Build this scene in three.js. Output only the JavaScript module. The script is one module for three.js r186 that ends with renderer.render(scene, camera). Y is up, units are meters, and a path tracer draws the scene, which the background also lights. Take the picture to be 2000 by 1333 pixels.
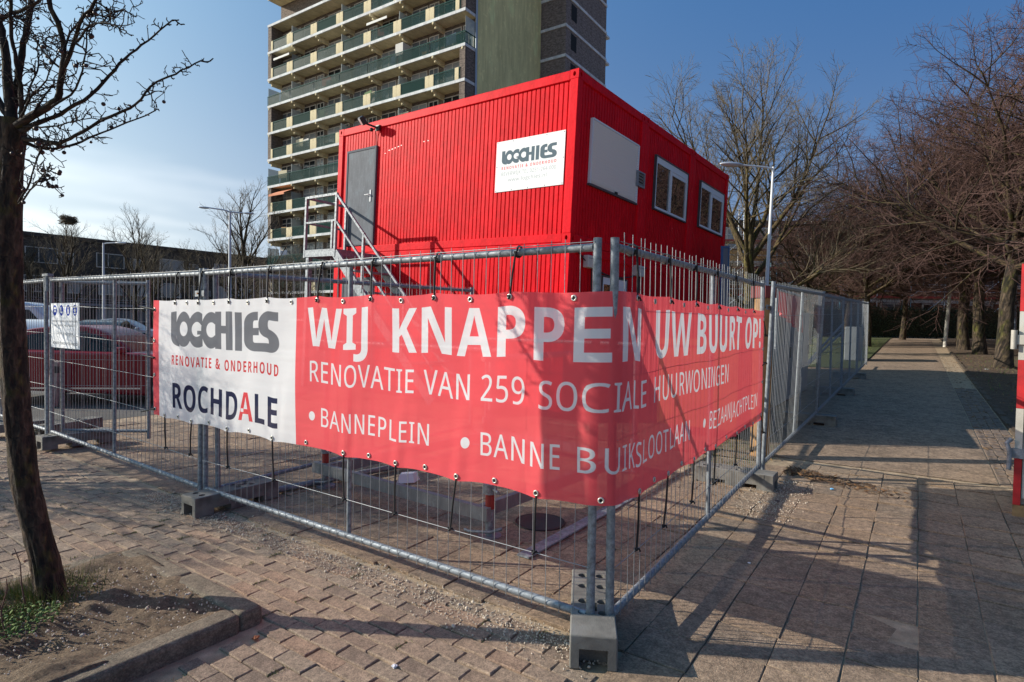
import * as THREE from 'three';
import { mergeGeometries } from 'three/addons/utils/BufferGeometryUtils.js';
import { RoundedBoxGeometry } from 'three/addons/geometries/RoundedBoxGeometry.js';
import { Brush, Evaluator, SUBTRACTION } from 'three-bvh-csg';

// ---------------------------------------------------------------- camera
const scene = new THREE.Scene();
const camera = new THREE.PerspectiveCamera(60.12, 2000 / 1333, 0.05, 600);
camera.position.set(0, 1.62, 0);
camera.rotation.order = 'YXZ';
camera.rotation.set(THREE.MathUtils.degToRad(-1.673), 0, THREE.MathUtils.degToRad(0.851));
scene.add(camera);
const renderer = new THREE.WebGLRenderer({ antialias: true });
renderer.toneMapping = THREE.LinearToneMapping;
renderer.toneMappingExposure = 1.34;
renderer.shadowMap.enabled = true;

// ---------------------------------------------------------------- sky and sun
const SUN_EL = THREE.MathUtils.degToRad(23.8), SUN_PHI = THREE.MathUtils.degToRad(5.5);
const toSun = new THREE.Vector3(-Math.cos(SUN_EL) * Math.cos(SUN_PHI), Math.sin(SUN_EL), -Math.cos(SUN_EL) * Math.sin(SUN_PHI));
function mulberry(a) {
  return () => { a = (a + 0x6d2b79f5) | 0; let t = Math.imul(a ^ (a >>> 15), 1 | a); t = (t + Math.imul(t ^ (t >>> 7), 61 | t)) ^ t; return ((t ^ (t >>> 14)) >>> 0) / 4294967296; };
}
// tileable value noise on a lattice of n cells
function lattice(n, seed) { const r = mulberry(seed), a = new Float32Array(n * n); for (let i = 0; i < a.length; i++) a[i] = r(); return { n, a }; }
function vnoise(l, x, y) {
  const n = l.n, xf = Math.floor(x), yf = Math.floor(y), fx = x - xf, fy = y - yf;
  const sx = fx * fx * (3 - 2 * fx), sy = fy * fy * (3 - 2 * fy);
  const x0 = ((xf % n) + n) % n, y0 = ((yf % n) + n) % n, x1 = (x0 + 1) % n, y1 = (y0 + 1) % n;
  const a = l.a[y0 * n + x0], b = l.a[y0 * n + x1], c = l.a[y1 * n + x0], d = l.a[y1 * n + x1];
  return (a + (b - a) * sx) * (1 - sy) + (c + (d - c) * sx) * sy;
}
function fbm(u, v, base, oct, seed, store = fbm.store) {
  let s = 0, w = 0.5, t = 0, n = base;
  for (let o = 0; o < oct; o++) {
    const key = n + ':' + (seed + o);
    if (!store[key]) store[key] = lattice(n, seed + o * 77 + n);
    s += w * vnoise(store[key], u * n, v * n); t += w; w *= 0.55; n *= 2;
  }
  return s / t;
}
fbm.store = {};
{
  const W = 1024, Hh = 512, data = new Float32Array(W * Hh * 4);
  for (let j = 0; j < Hh; j++) {
    const el = ((j + 0.5) / Hh - 0.5) * Math.PI, y = Math.sin(el), c = Math.cos(el);
    for (let i = 0; i < W; i++) {
      const az = ((i + 0.5) / W - 0.5) * 2 * Math.PI, x = c * Math.cos(az), z = c * Math.sin(az), k = (j * W + i) * 4;
      if (y < -0.02) { data[k] = 0.1; data[k + 1] = 0.09; data[k + 2] = 0.085; data[k + 3] = 1; continue; }
      const yy = Math.max(0, y), h = Math.exp(-yy / 0.22);
      const gam = Math.acos(Math.min(1, Math.max(-1, x * toSun.x + y * toSun.y + z * toSun.z)));
      const ge = Math.exp(-3.2 * gam), gl = 1.3 * ge / (1 + 5 * ge);
      let r = 0.004 + 0.27 * h + gl * (1.9 + 11.0 * h), g = 0.088 + 0.3 * h + gl * (3.6 + 8.2 * h), b = 0.29 + 0.27 * h + gl * (4.4 + 3.2 * h);
      // thin high streaks of cirrus low over the horizon
      const st = fbm(az / (2 * Math.PI) + 0.5, (el * 2.2 + az * 0.06), 16, 3, 900), band = Math.exp(-(((el - 0.115) / 0.05) ** 2)) + 0.5 * Math.exp(-(((el - 0.2) / 0.03) ** 2));
      const cl = Math.max(0, fbm(az / (2 * Math.PI) * 1.0 + 0.5, el * 3.1 + az * 0.16, 32, 4, 400) * 0.6 + st * 0.6 - 0.54) * 1.5 * band * (0.35 + Math.min(1, gl * 14));
      r += cl * 0.55; g += cl * 0.48; b += cl * 0.4;
      data[k] = r * 0.88; data[k + 1] = g * 0.88; data[k + 2] = b * 0.88; data[k + 3] = 1;
    }
  }
  const sky = new THREE.DataTexture(data, W, Hh, THREE.RGBAFormat, THREE.FloatType);
  sky.mapping = THREE.EquirectangularReflectionMapping; sky.magFilter = THREE.LinearFilter; sky.minFilter = THREE.LinearFilter; sky.wrapS = THREE.RepeatWrapping; sky.needsUpdate = true;
  scene.background = sky; scene.environment = sky;
}
const sun = new THREE.DirectionalLight(new THREE.Color().setRGB(1, 0.92, 0.79), 5.0);
sun.target.position.set(0, 0, -20); sun.position.copy(toSun).multiplyScalar(120).add(sun.target.position);
sun.castShadow = true; sun.shadow.mapSize.set(4096, 4096); sun.shadow.radius = 0.6;
Object.assign(sun.shadow.camera, { left: -90, right: 90, top: 60, bottom: -40, near: 1, far: 320 });
scene.add(sun, sun.target);

// ---------------------------------------------------------------- helpers
const R = mulberry(20240);
const rr = (a, b, r = R) => a + (b - a) * r();
const C = (r, g, b) => new THREE.Color().setRGB(r, g, b);
const V3 = (x, y, z) => new THREE.Vector3(x, y, z);
const taken = {};
function numbered(name) { const k = taken[name] = (taken[name] ?? -1) + 1; return k ? name + '_' + String(k).padStart(3, '0') : name; }
function shade(o) { o.castShadow = true; o.receiveShadow = true; return o; }
function thing(name, label, category, pos = [0, 0, 0], turn = 0, group) {
  const o = new THREE.Group(); o.name = numbered(name); o.position.set(...pos); o.rotation.y = turn;
  o.userData = { label, category }; if (group) o.userData.group = group; scene.add(o); return o;
}
function part(name, geo, mat, parent, label) { const m = shade(new THREE.Mesh(geo, mat)); m.name = name; if (label) m.userData.label = label; parent.add(m); return m; }
function single(name, geo, mat, label, category, group) {
  const m = shade(new THREE.Mesh(geo, mat)); m.name = numbered(name); m.userData = { label, category }; if (group) m.userData.group = group; scene.add(m); return m;
}
function structure(name, geo, mat) { const m = geo ? shade(new THREE.Mesh(geo, mat)) : new THREE.Group(); m.name = numbered(name); m.userData = { kind: 'structure' }; scene.add(m); return m; }
function stuff(m) { m.userData.kind = 'stuff'; return m; }
function copyOf(o, pos, turn, label) {
  const c = o.clone(); c.name = numbered(o.name.replace(/_\d{3}$/, '')); c.userData = { ...o.userData }; if (label) c.userData.label = label;
  if (pos) c.position.set(...pos); if (turn !== undefined) c.rotation.y = turn; scene.add(c); return c;
}
// collects boxes, tubes and quads into one geometry; uv in metres
class GB {
  constructor() { this.p = []; this.n = []; this.t = []; this.i = []; }
  get count() { return this.p.length / 3; }
  v(p, n, u, w) { this.p.push(p.x, p.y, p.z); this.n.push(n.x, n.y, n.z); this.t.push(u, w); return this.p.length / 3 - 1; }
  quad(a, b, c, d, uo = 0, vo = 0) {
    const e1 = b.clone().sub(a), e2 = d.clone().sub(a), n = e1.clone().cross(e2).normalize(), w = e1.length(), h = e2.length();
    const k = this.v(a, n, uo, vo); this.v(b, n, uo + w, vo); this.v(c, n, uo + w, vo + h); this.v(d, n, uo, vo + h);
    this.i.push(k, k + 1, k + 2, k, k + 2, k + 3); return this;
  }
  box(x0, y0, z0, x1, y1, z1, m) {
    const P = (x, y, z) => { const q = V3(x, y, z); return m ? q.applyMatrix4(m) : q; }, uo = (x0 * 7.3 + z0 * 3.1 + y0) % 5;
    const a = P(x0, y0, z1), b = P(x1, y0, z1), c = P(x1, y1, z1), d = P(x0, y1, z1), e = P(x0, y0, z0), f = P(x1, y0, z0), g = P(x1, y1, z0), h = P(x0, y1, z0);
    return this.quad(a, b, c, d, uo).quad(f, e, h, g, uo).quad(b, f, g, c, uo).quad(e, a, d, h, uo).quad(d, c, g, h, uo).quad(e, f, b, a, uo);
  }
  // bar of rectangular section w x h from a to b
  bar(a, b, w, h = w, up = V3(0, 1, 0)) {
    const z = b.clone().sub(a), L = z.length(); z.normalize(); let x = up.clone().cross(z); if (x.lengthSq() < 1e-6) x = V3(1, 0, 0); x.normalize(); const y = z.clone().cross(x);
    return this.box(-w / 2, -h / 2, 0, w / 2, h / 2, L, new THREE.Matrix4().makeBasis(x, y, z).setPosition(a));
  }
  tube(pts, radii, seg = 8, capped = true) {
    const N = pts.length, rad = (k) => (typeof radii === 'number' ? radii : Array.isArray(radii) && radii.length === N ? radii[k] : radii[0] + (radii[1] - radii[0]) * k / (N - 1));
    let prev = null, len = 0, first = -1, last = -1; const rings = [];
    for (let k = 0; k < N; k++) {
      const d = (k === 0 ? pts[1].clone().sub(pts[0]) : k === N - 1 ? pts[k].clone().sub(pts[k - 1]) : pts[k + 1].clone().sub(pts[k - 1])).normalize();
      let x = prev ? prev.clone().sub(d.clone().multiplyScalar(prev.dot(d))) : (Math.abs(d.y) < 0.9 ? V3(0, 1, 0) : V3(1, 0, 0)).cross(d);
      if (x.lengthSq() < 1e-9) x = V3(0, 0, 1).cross(d); x.normalize(); prev = x; const y = d.clone().cross(x), r = rad(k);
      if (k) len += pts[k].distanceTo(pts[k - 1]);
      const start = this.count;
      for (let s = 0; s <= seg; s++) { const a = s / seg * Math.PI * 2, n = x.clone().multiplyScalar(Math.cos(a)).addScaledVector(y, Math.sin(a)); this.v(pts[k].clone().addScaledVector(n, r), n, s / seg * Math.PI * 2 * Math.max(r, 0.004), len); }
      rings.push(start);
    }
    for (let k = 0; k + 1 < N; k++) for (let s = 0; s < seg; s++) { const a = rings[k] + s, b = rings[k + 1] + s; this.i.push(a, a + 1, b, a + 1, b + 1, b); }
    if (capped) for (const k of [0, N - 1]) {
      const d = (k ? pts[N - 1].clone().sub(pts[N - 2]) : pts[0].clone().sub(pts[1])).normalize(), c = this.v(pts[k], d, 0, 0), st = this.count;
      for (let s = 0; s <= seg; s++) { const q = rings[k] + s; this.v(V3(this.p[q * 3], this.p[q * 3 + 1], this.p[q * 3 + 2]), d, 0.01 * Math.cos(s), 0.01 * Math.sin(s)); }
      for (let s = 0; s < seg; s++) k ? this.i.push(c, st + s, st + s + 1) : this.i.push(c, st + s + 1, st + s);
    }
    return this;
  }
  rod(a, b, r, seg = 8, capped = true) { return this.tube([a, b], r, seg, capped); }
  geo() {
    const g = new THREE.BufferGeometry();
    g.setAttribute('position', new THREE.Float32BufferAttribute(this.p, 3)); g.setAttribute('normal', new THREE.Float32BufferAttribute(this.n, 3)); g.setAttribute('uv', new THREE.Float32BufferAttribute(this.t, 2));
    g.setIndex(this.i); return g;
  }
}
const gb = (f) => { const g = new GB(); f(g); return g.geo(); };
const boxG = (x0, y0, z0, x1, y1, z1) => gb((g) => g.box(x0, y0, z0, x1, y1, z1));
// uv in metres by the way each face points
function metreUV(geo) {
  const p = geo.attributes.position, n = geo.attributes.normal, uv = new Float32Array(p.count * 2);
  for (let i = 0; i < p.count; i++) {
    const ax = Math.abs(n.getX(i)), ay = Math.abs(n.getY(i)), az = Math.abs(n.getZ(i)), x = p.getX(i), y = p.getY(i), z = p.getZ(i);
    if (ay >= ax && ay >= az) { uv[i * 2] = x; uv[i * 2 + 1] = z; } else if (ax > az) { uv[i * 2] = z; uv[i * 2 + 1] = y; } else { uv[i * 2] = x; uv[i * 2 + 1] = y; }
  }
  geo.setAttribute('uv', new THREE.BufferAttribute(uv, 2)); return geo;
}
const rbox = (w, h, d, r, s = 2) => metreUV(new RoundedBoxGeometry(w, h, d, s, r));

// ---------------------------------------------------------------- textures and materials
function tex(size, fn, srgb = true) {
  const d = new Uint8Array(size * size * 4);
  for (let j = 0; j < size; j++) for (let i = 0; i < size; i++) { const c = fn(i / size, j / size, i, j), k = (j * size + i) * 4; d[k] = Math.max(0, Math.min(255, c[0] * 255)); d[k + 1] = Math.max(0, Math.min(255, c[1] * 255)); d[k + 2] = Math.max(0, Math.min(255, c[2] * 255)); d[k + 3] = 255; }
  const t = new THREE.DataTexture(d, size, size, THREE.RGBAFormat); t.wrapS = t.wrapT = THREE.RepeatWrapping; t.magFilter = THREE.LinearFilter; t.minFilter = THREE.LinearMipmapLinearFilter; t.generateMipmaps = true;
  if (srgb) t.colorSpace = THREE.SRGBColorSpace; t.needsUpdate = true; return t;
}
function rep(t, s, sy = s) { const c = t.clone(); c.repeat.set(1 / s, 1 / sy); c.needsUpdate = true; return c; }
const gr = mulberry(55);
// speckled mineral grain (grey around 0.8), its relief, and coarse stains
const tGrain = tex(512, (u, v) => { const a = fbm(u, v, 64, 3, 11), b = fbm(u, v, 6, 4, 21), s = gr(); const g = 0.62 + 0.3 * a + 0.25 * (b - 0.5) + (s > 0.93 ? 0.13 : s < 0.07 ? -0.2 : 0); return [g * 1.01, g, g * 0.98]; });
const tGrainB = tex(512, (u, v) => { const g = 0.5 * fbm(u, v, 64, 3, 11) + 0.3 * fbm(u, v, 8, 4, 31) + 0.2 * gr(); return [g, g, g]; }, false);
const tStain = tex(512, (u, v) => { const a = fbm(u, v, 4, 6, 41), b = fbm(u, v, 16, 4, 47), g = 0.58 + 0.55 * a + 0.18 * (b - 0.5) + 0.1 * gr(); return [g * 1.02, g, g * 0.97]; });
const tRough = tex(512, (u, v) => { const a = fbm(u, v, 22, 4, 141), b = fbm(u, v, 5, 4, 143), c = fbm(u, v, 90, 2, 147), g = 0.5 + 0.3 * a + 0.16 * b + 0.34 * (c - 0.5) + 0.2 * (gr() - 0.35); return [g * 1.02, g, g * 0.97]; });
const tSand = tex(512, (u, v) => { const a = fbm(u, v, 8, 6, 51), s = gr(), g = 0.55 + 0.45 * a + 0.22 * (s - 0.5); return [g * 1.03, g * 0.98, g * 0.92]; });
const tSandB = tex(512, (u, v) => { const g = 0.7 * fbm(u, v, 10, 6, 52) + 0.3 * gr(); return [g, g, g]; }, false);
const tGalv = tex(256, (u, v) => { const a = fbm(u, v, 12, 3, 61), b = fbm(u, v, 40, 2, 67), g = 0.66 + 0.36 * a + 0.16 * (b - 0.5); return [g * 0.98, g, g * 1.02]; });
const tGalvR = tex(256, (u, v) => { const a = fbm(u, v, 14, 3, 71); const g = 0.35 + 0.5 * a; return [g, g, g]; }, false);
const tBark = tex(512, (u, v) => { const w = 0.06 * (fbm(u, v, 8, 3, 81) - 0.5), f = fbm(u + w, v * 0.35 + w, 24, 4, 83), l = fbm(u, v, 6, 4, 85), m = fbm(u, v, 20, 3, 87), g = 0.12 + 1.15 * (f - 0.12); const moss = Math.max(0, l - 0.56) * 3; return [g * (1 - 0.1 * moss) + 0.02, g * (0.93 + 0.1 * moss), g * (0.86 - 0.5 * moss) * (0.9 + 0.2 * m)]; });
const tBarkB = tex(512, (u, v) => { const w = 0.06 * (fbm(u, v, 8, 3, 81) - 0.5), f = fbm(u + w, v * 0.35 + w, 24, 4, 83), g = Math.min(1, f * 1.3) * 0.8 + 0.2 * gr(); return [g, g, g]; }, false);
const tPaintB = tex(256, (u, v) => { const g = 0.75 * fbm(u, v, 3, 3, 91) + 0.25 * fbm(u, v, 24, 2, 93); return [g, g, g]; }, false);
const tPaint = tex(512, (u, v) => { const a = fbm(u, v, 5, 5, 95), b = fbm(u * 1, v * 0.15, 48, 3, 97); const g = 0.9 + 0.16 * (a - 0.5) + 0.16 * (b - 0.5) + (fbm(u, v, 40, 2, 99) > 0.74 ? 0.06 : 0), p = Math.max(0, a - 0.6) * 0.25; return [g, g + p, g + p]; });
const tBrickwall = tex(512, (u, v) => { // far brickwork, too far off to tell the bricks apart
  const row = Math.floor(v * 32), off = (row % 2) * 0.5, bx = Math.floor(u * 10 + off), jt = ((v * 32) % 1) < 0.14 || ((u * 10 + off) % 1) < 0.05; const h = Math.abs(Math.sin(bx * 12.98 + row * 78.2) * 43758.5) % 1; const g = jt ? 0.95 : 0.6 + 0.4 * h; return [g, g * (jt ? 1 : 0.97), g * (jt ? 1 : 0.95)];
});
const M = {};
const std = (o) => new THREE.MeshStandardMaterial(o), phy = (o) => new THREE.MeshPhysicalMaterial(o);
M.concrete = std({ color: C(0.33, 0.315, 0.29), map: rep(tGrain, 0.5), bumpMap: rep(tGrainB, 0.5), bumpScale: 0.003, roughness: 0.92 });
M.block = std({ color: C(0.2, 0.195, 0.185), map: rep(tStain, 0.6), bumpMap: rep(tGrainB, 0.3), bumpScale: 0.0025, roughness: 0.92 });
M.galv = std({ color: C(0.31, 0.33, 0.35), map: rep(tGalv, 0.25), roughnessMap: rep(tGalvR, 0.3), roughness: 1.0, metalness: 0.3 });
M.beam = std({ color: C(0.24, 0.255, 0.27), map: rep(tPaint, 0.8), roughness: 0.7, metalness: 0.3 });
M.wire = std({ color: C(0.3, 0.315, 0.33), roughness: 0.55, metalness: 0.6 });
M.rubber = std({ color: C(0.012, 0.012, 0.013), roughness: 0.7 });
M.red = phy({ color: C(0.8, 0.007, 0.018), map: rep(tPaint, 1.4), bumpMap: rep(tPaintB, 0.9), bumpScale: 0.004, roughness: 0.5, specularIntensity: 0.12 });
M.redDark = std({ color: C(0.25, 0.01, 0.01), roughness: 0.8 });
M.dark = std({ color: C(0.006, 0.006, 0.007), roughness: 0.9 });
M.glass = phy({ color: C(0.012, 0.014, 0.016), roughness: 0.02, ior: 1.9, clearcoat: 1, clearcoatRoughness: 0.02 });
M.white = phy({ color: C(0.68, 0.69, 0.7), roughness: 0.7, specularIntensity: 0.2 });
M.pvc = phy({ color: C(0.66, 0.69, 0.72), roughness: 0.6, specularIntensity: 0.3 });
M.black = std({ color: C(0.015, 0.015, 0.016), roughness: 0.5 });
M.bark = std({ color: C(0.17, 0.13, 0.095), map: rep(tBark, 0.45, 0.5), bumpMap: rep(tBarkB, 0.45, 0.5), bumpScale: 0.03, roughness: 0.95 });
// one point in the street's own grid: u along the front fence, v away from it
const UX = 0.8241, UZ = 0.5664;
const uv2 = (u, v) => [UX * u + UZ * v, UZ * u - UX * v];
const rise = (v) => 0.025 * Math.min(40, Math.max(0, v - 4.7));
const onGround = (x, z) => rise(x * UZ - z * UX);

// ================================================================ ground
function sheet(us, vs, y, amp = 0, seed = 1, scale = 1.3) {
  const g = new GB(), nu = us.length, nv = vs.length, pos = [];
  for (const v of vs) for (const u of us) {
    const [x, z] = uv2(u, v), e = amp ? amp * (fbm(u / 40 + 0.5, v / 40 + 0.5, Math.round(40 / scale), 4, seed) - 0.5) * 2 : 0;
    pos.push([x, rise(v) + y + e, z, u, v]);
  }
  for (const [x, yy, z, u, v] of pos) g.v(V3(x, yy, z), V3(0, 1, 0), u, v);
  for (let j = 0; j + 1 < nv; j++) for (let i = 0; i + 1 < nu; i++) { const a = j * nu + i; g.i.push(a, a + 1, a + nu + 1, a, a + nu + 1, a + nu); }
  const geo = g.geo(); if (amp) geo.computeVertexNormals(); return geo;
}
const range = (a, b, n) => Array.from({ length: n + 1 }, (_, k) => a + (b - a) * k / n);
M.dirt = std({ color: C(0.31, 0.24, 0.175), map: rep(tSand, 1.3), bumpMap: rep(tSandB, 0.9), bumpScale: 0.012, roughness: 0.97 });
M.joint = std({ color: C(0.6, 0.5, 0.38), map: rep(tSand, 0.7), bumpMap: rep(tSandB, 0.5), bumpScale: 0.006, roughness: 0.97 });
M.asphalt = std({ color: C(0.46, 0.34, 0.25), map: rep(tRough, 1.7), bumpMap: rep(tGrainB, 0.3), bumpScale: 0.01, roughness: 0.93 });
M.parking = std({ color: C(0.095, 0.092, 0.09), map: rep(tStain, 3.1), bumpMap: rep(tGrainB, 0.4), bumpScale: 0.004, roughness: 0.9 });
M.soil = std({ color: C(0.16, 0.115, 0.08), map: rep(tSand, 0.8), bumpMap: rep(tSandB, 0.6), bumpScale: 0.02, roughness: 0.98 });
M.grassland = std({ color: C(0.085, 0.12, 0.03), map: rep(tSand, 1.1), bumpMap: rep(tSandB, 0.4), bumpScale: 0.03, roughness: 0.97 });
structure('ground', sheet([-260, -60, -12, 0, 12, 60, 260], [-200, -20, 0, 4.7, 44.7, 320], -0.009), M.joint);
structure('parking_lot', sheet([-120, -40, -10.6], [2.9, 4.7, 44.7, 70], -0.005), M.parking);
structure('building_yard', sheet(range(-10.5, -1.42, 60), [...range(7.25, 20, 70), 32], 0.0, 0.02, 5, 0.5), M.dirt);
const path = structure('park_path', sheet([-1.41, 0.72], [7.62, 12, 20, 30, 44.7, 60], -0.002), M.asphalt);
structure('park_soil', sheet(range(1.18, 30, 90), [...range(7.0, 34, 100), 44.7, 80], 0.03, 0.05, 7, 1.1), M.soil);
structure('verge', sheet(range(-16, -1.44, 30), [...range(20.5, 40, 40), 44.7, 80], 0.02, 0.03, 9, 1.1), M.grassland);

// ---- clay brick paving, running bond along the fence
const pitBox = { u0: -4.36, u1: -2.86, v0: 0.2, v1: 1.84 };
function paver(w, h, d, bev, r) {
  const g = new GB(), q = () => rr(-0.0016, 0.0016, r), x = w / 2, z = d / 2, e = bev;
  const jx = () => rr(-0.0025, 0.0025, r);
  const b = [[-x, z], [x, z], [x, -z], [-x, -z]].map(([a, c]) => [a + jx(), c + jx()]);
  const T = b.map(([a, c]) => V3(a - Math.sign(a) * e, q(), c - Math.sign(c) * e)), S = b.map(([a, c]) => V3(a, -e + q() * 0.5, c)), B = b.map(([a, c]) => V3(a, -h, c));
  g.quad(T[0], T[1], T[2], T[3]);
  for (let k = 0; k < 4; k++) { const l = (k + 1) % 4; g.quad(S[k], S[l], T[l], T[k]); g.quad(B[k], B[l], S[l], S[k]); }
  return metreUV(g.geo());
}
const camInv = new THREE.Matrix4();
camera.updateMatrixWorld(true); camera.updateProjectionMatrix();
function onView(x, y, z, m = 1.05) { const p = V3(x, y, z).project(camera); return p.z < 1 && Math.abs(p.x) < m && Math.abs(p.y) < m ? p : null; }
// lays pieces: the 300 that show largest become parts, the rest one part of stuff
function lay(parent, name, spots, geos, mats, tones, stuffMat) {
  for (const s of spots) { const p = onView(s.x, s.y, s.z, 1.02), d = Math.hypot(s.x, s.z, s.y - 1.62); s.rank = (p ? 0 : 1000) + d; }
  spots.sort((a, b) => a.rank - b.rank);
  const rest = [], m4 = new THREE.Matrix4(), e = new THREE.Euler(), qn = new THREE.Quaternion(), one = V3(1, 1, 1);
  spots.forEach((s, k) => {
    e.set(s.tx, s.turn, s.tz, 'YXZ'); const g = geos[s.kind % geos.length];
    if (k < 300) { const b = part(name, g, mats[s.tone % mats.length], parent); b.position.set(s.x, s.y, s.z); b.quaternion.setFromEuler(e); return; }
    const c = g.clone().applyMatrix4(m4.compose(V3(s.x, s.y, s.z), qn.setFromEuler(e), one)), n = c.attributes.position.count, col = new Float32Array(n * 3), t = tones[s.tone % tones.length];
    for (let i = 0; i < n; i++) { col[i * 3] = t[0]; col[i * 3 + 1] = t[1]; col[i * 3 + 2] = t[2]; }
    c.setAttribute('color', new THREE.BufferAttribute(col, 3)); rest.push(c);
  });
  if (rest.length) stuff(part(name + '_field', mergeGeometries(rest), stuffMat, parent));
}
{
  const r = mulberry(31), paving = structure('brick_paving');
  const tones = [[0.51, 0.375, 0.28], [0.48, 0.36, 0.275], [0.55, 0.415, 0.315], [0.44, 0.325, 0.25], [0.52, 0.36, 0.265], [0.49, 0.385, 0.3], [0.41, 0.31, 0.245]];
  const look = { map: rep(tRough, 0.41), bumpMap: rep(tGrainB, 0.22), bumpScale: 0.007, roughness: 0.95 };
  const mats = tones.map((t, k) => { const l = { ...look, map: rep(tRough, 0.41) }; l.map.offset.set(k * 0.31, k * 0.17); return std({ ...l, color: C(...t) }); });
  const stuffMat = std({ ...look, vertexColors: true, color: C(1, 1, 1) });
  const geos = [0, 1, 2, 3, 4, 5].map((k) => paver(rr(0.1955, 0.2, r), 0.05, rr(0.0905, 0.0945, r), rr(0.004, 0.007, r), r)), spots = [];
  const turn = Math.atan2(-UZ, UX);
  for (let j = 0; j < 27; j++) for (let i = 0; i < 60; i++) {
    const v = 2.6 - j * 0.1, u = -1.27 - i * 0.2035 - (j % 2) * 0.1017;
    if (u > pitBox.u0 - 0.1 && u < pitBox.u1 + 0.1 && v < pitBox.v1 + 0.045) continue;
    const sunk = fbm(u / 16 + 0.5, v / 16 + 0.5, 12, 3, 12) - 0.5, [x, z] = uv2(u + rr(-0.004, 0.004, r), v + rr(-0.004, 0.004, r));
    spots.push({ x, z, y: 0.0 + sunk * 0.016 + rr(-0.003, 0.003, r), turn: turn + rr(-0.018, 0.018, r), tx: rr(-0.02, 0.02, r), tz: rr(-0.011, 0.011, r), kind: (r() * 6) | 0, tone: (r() * 7) | 0 });
  }
  lay(paving, 'brick', spots, geos, mats, tones, stuffMat);
}
// ---- concrete slabs, 30 by 30 cm: inside the fence and along the path
{
  const r = mulberry(32), paving = structure('slab_paving');
  const tones = [[0.49, 0.365, 0.265], [0.45, 0.34, 0.25], [0.53, 0.4, 0.29], [0.42, 0.325, 0.245], [0.48, 0.35, 0.245]];
  const look = { bumpMap: rep(tGrainB, 0.25), bumpScale: 0.008, roughness: 0.95 };
  const mats = tones.map((t, k) => { const l = { ...look, map: rep(tRough, 0.71) }; l.map.offset.set(k * 0.23, k * 0.41); return std({ ...l, color: C(...t) }); });
  const stuffMat = std({ ...look, map: rep(tRough, 0.71), vertexColors: true, color: C(1, 1, 1) });
  const geos = [0, 1, 2, 3].map(() => paver(0.2962, 0.05, 0.2962, rr(0.002, 0.0045, r), r)), spots = [], turn = Math.atan2(-UZ, UX);
  const put = (u, v) => {
    const sunk = fbm(u / 16 + 0.3, v / 16 + 0.3, 10, 3, 13) - 0.5, [x, z] = uv2(u + rr(-0.003, 0.003, r), v + rr(-0.003, 0.003, r));
    spots.push({ x, z, y: rise(v) + 0.002 + sunk * 0.024 + rr(-0.004, 0.004, r), turn: turn + rr(-0.012, 0.012, r) + ((r() * 4) | 0) * Math.PI / 2, tx: rr(-0.012, 0.012, r), tz: rr(-0.012, 0.012, r), kind: (r() * 4) | 0, tone: (r() * 5) | 0 });
  };
  for (let i = 0; i < 10; i++) for (let j = 0; j < 22; j++) put(-1.0 + i * 0.3, 1.05 + j * 0.3 + 0.0);
  for (let i = 0; i < 30; i++) for (let j = 0; j < 15; j++) { const u = -1.3 - i * 0.3, v = 2.85 + j * 0.3 + ((i * 7) % 3) * 0.012; if (u > -10.5) put(u, v); }
  lay(paving, 'slab', spots, geos, mats, tones, stuffMat);
}
// ---- brick edging and kerb on the far side of the path
{
  const r = mulberry(33), tones = [[0.25, 0.19, 0.155], [0.22, 0.17, 0.14], [0.27, 0.2, 0.155]], mats = tones.map((t) => std({ color: C(...t), map: rep(tStain, 0.4), bumpMap: rep(tGrainB, 0.3), bumpScale: 0.004, roughness: 0.95 }));
  const geo = paver(0.197, 0.05, 0.095, 0.006, r), base = Math.atan2(UX, UZ);
  for (let j = 0; j < 46; j++) for (let i = 0; i < 4; i++) {
    const v = 7.75 + j * 0.2 + (i % 2) * 0.1, u = 0.78 + i * 0.1, [x, z] = uv2(u, v), b = part('edging_brick', geo, mats[(r() * 3) | 0], path);
    b.position.set(x, rise(v) + rr(-0.004, 0.008, r), z); b.rotation.set(rr(-0.02, 0.02, r), base + rr(-0.03, 0.03, r), rr(-0.02, 0.02, r), 'YXZ');
  }
  M.kerb = std({ color: C(0.2, 0.155, 0.115), map: rep(tRough, 0.6), bumpMap: rep(tGrainB, 0.2), bumpScale: 0.01, roughness: 0.95 }); const kerb = structure('kerb');
  for (let j = 0; j < 26; j++) {
    const v = 8.1 + j * 1.0, [x, z] = uv2(1.2, v), k = part('kerb_stone', rbox(0.985, 0.22, 0.1, 0.02, 1), M.kerb, kerb);
    k.position.set(x, rise(v) - 0.07 + rr(-0.008, 0.008, r), z); k.rotation.y = base + rr(-0.01, 0.01, r);
  }
}
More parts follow.
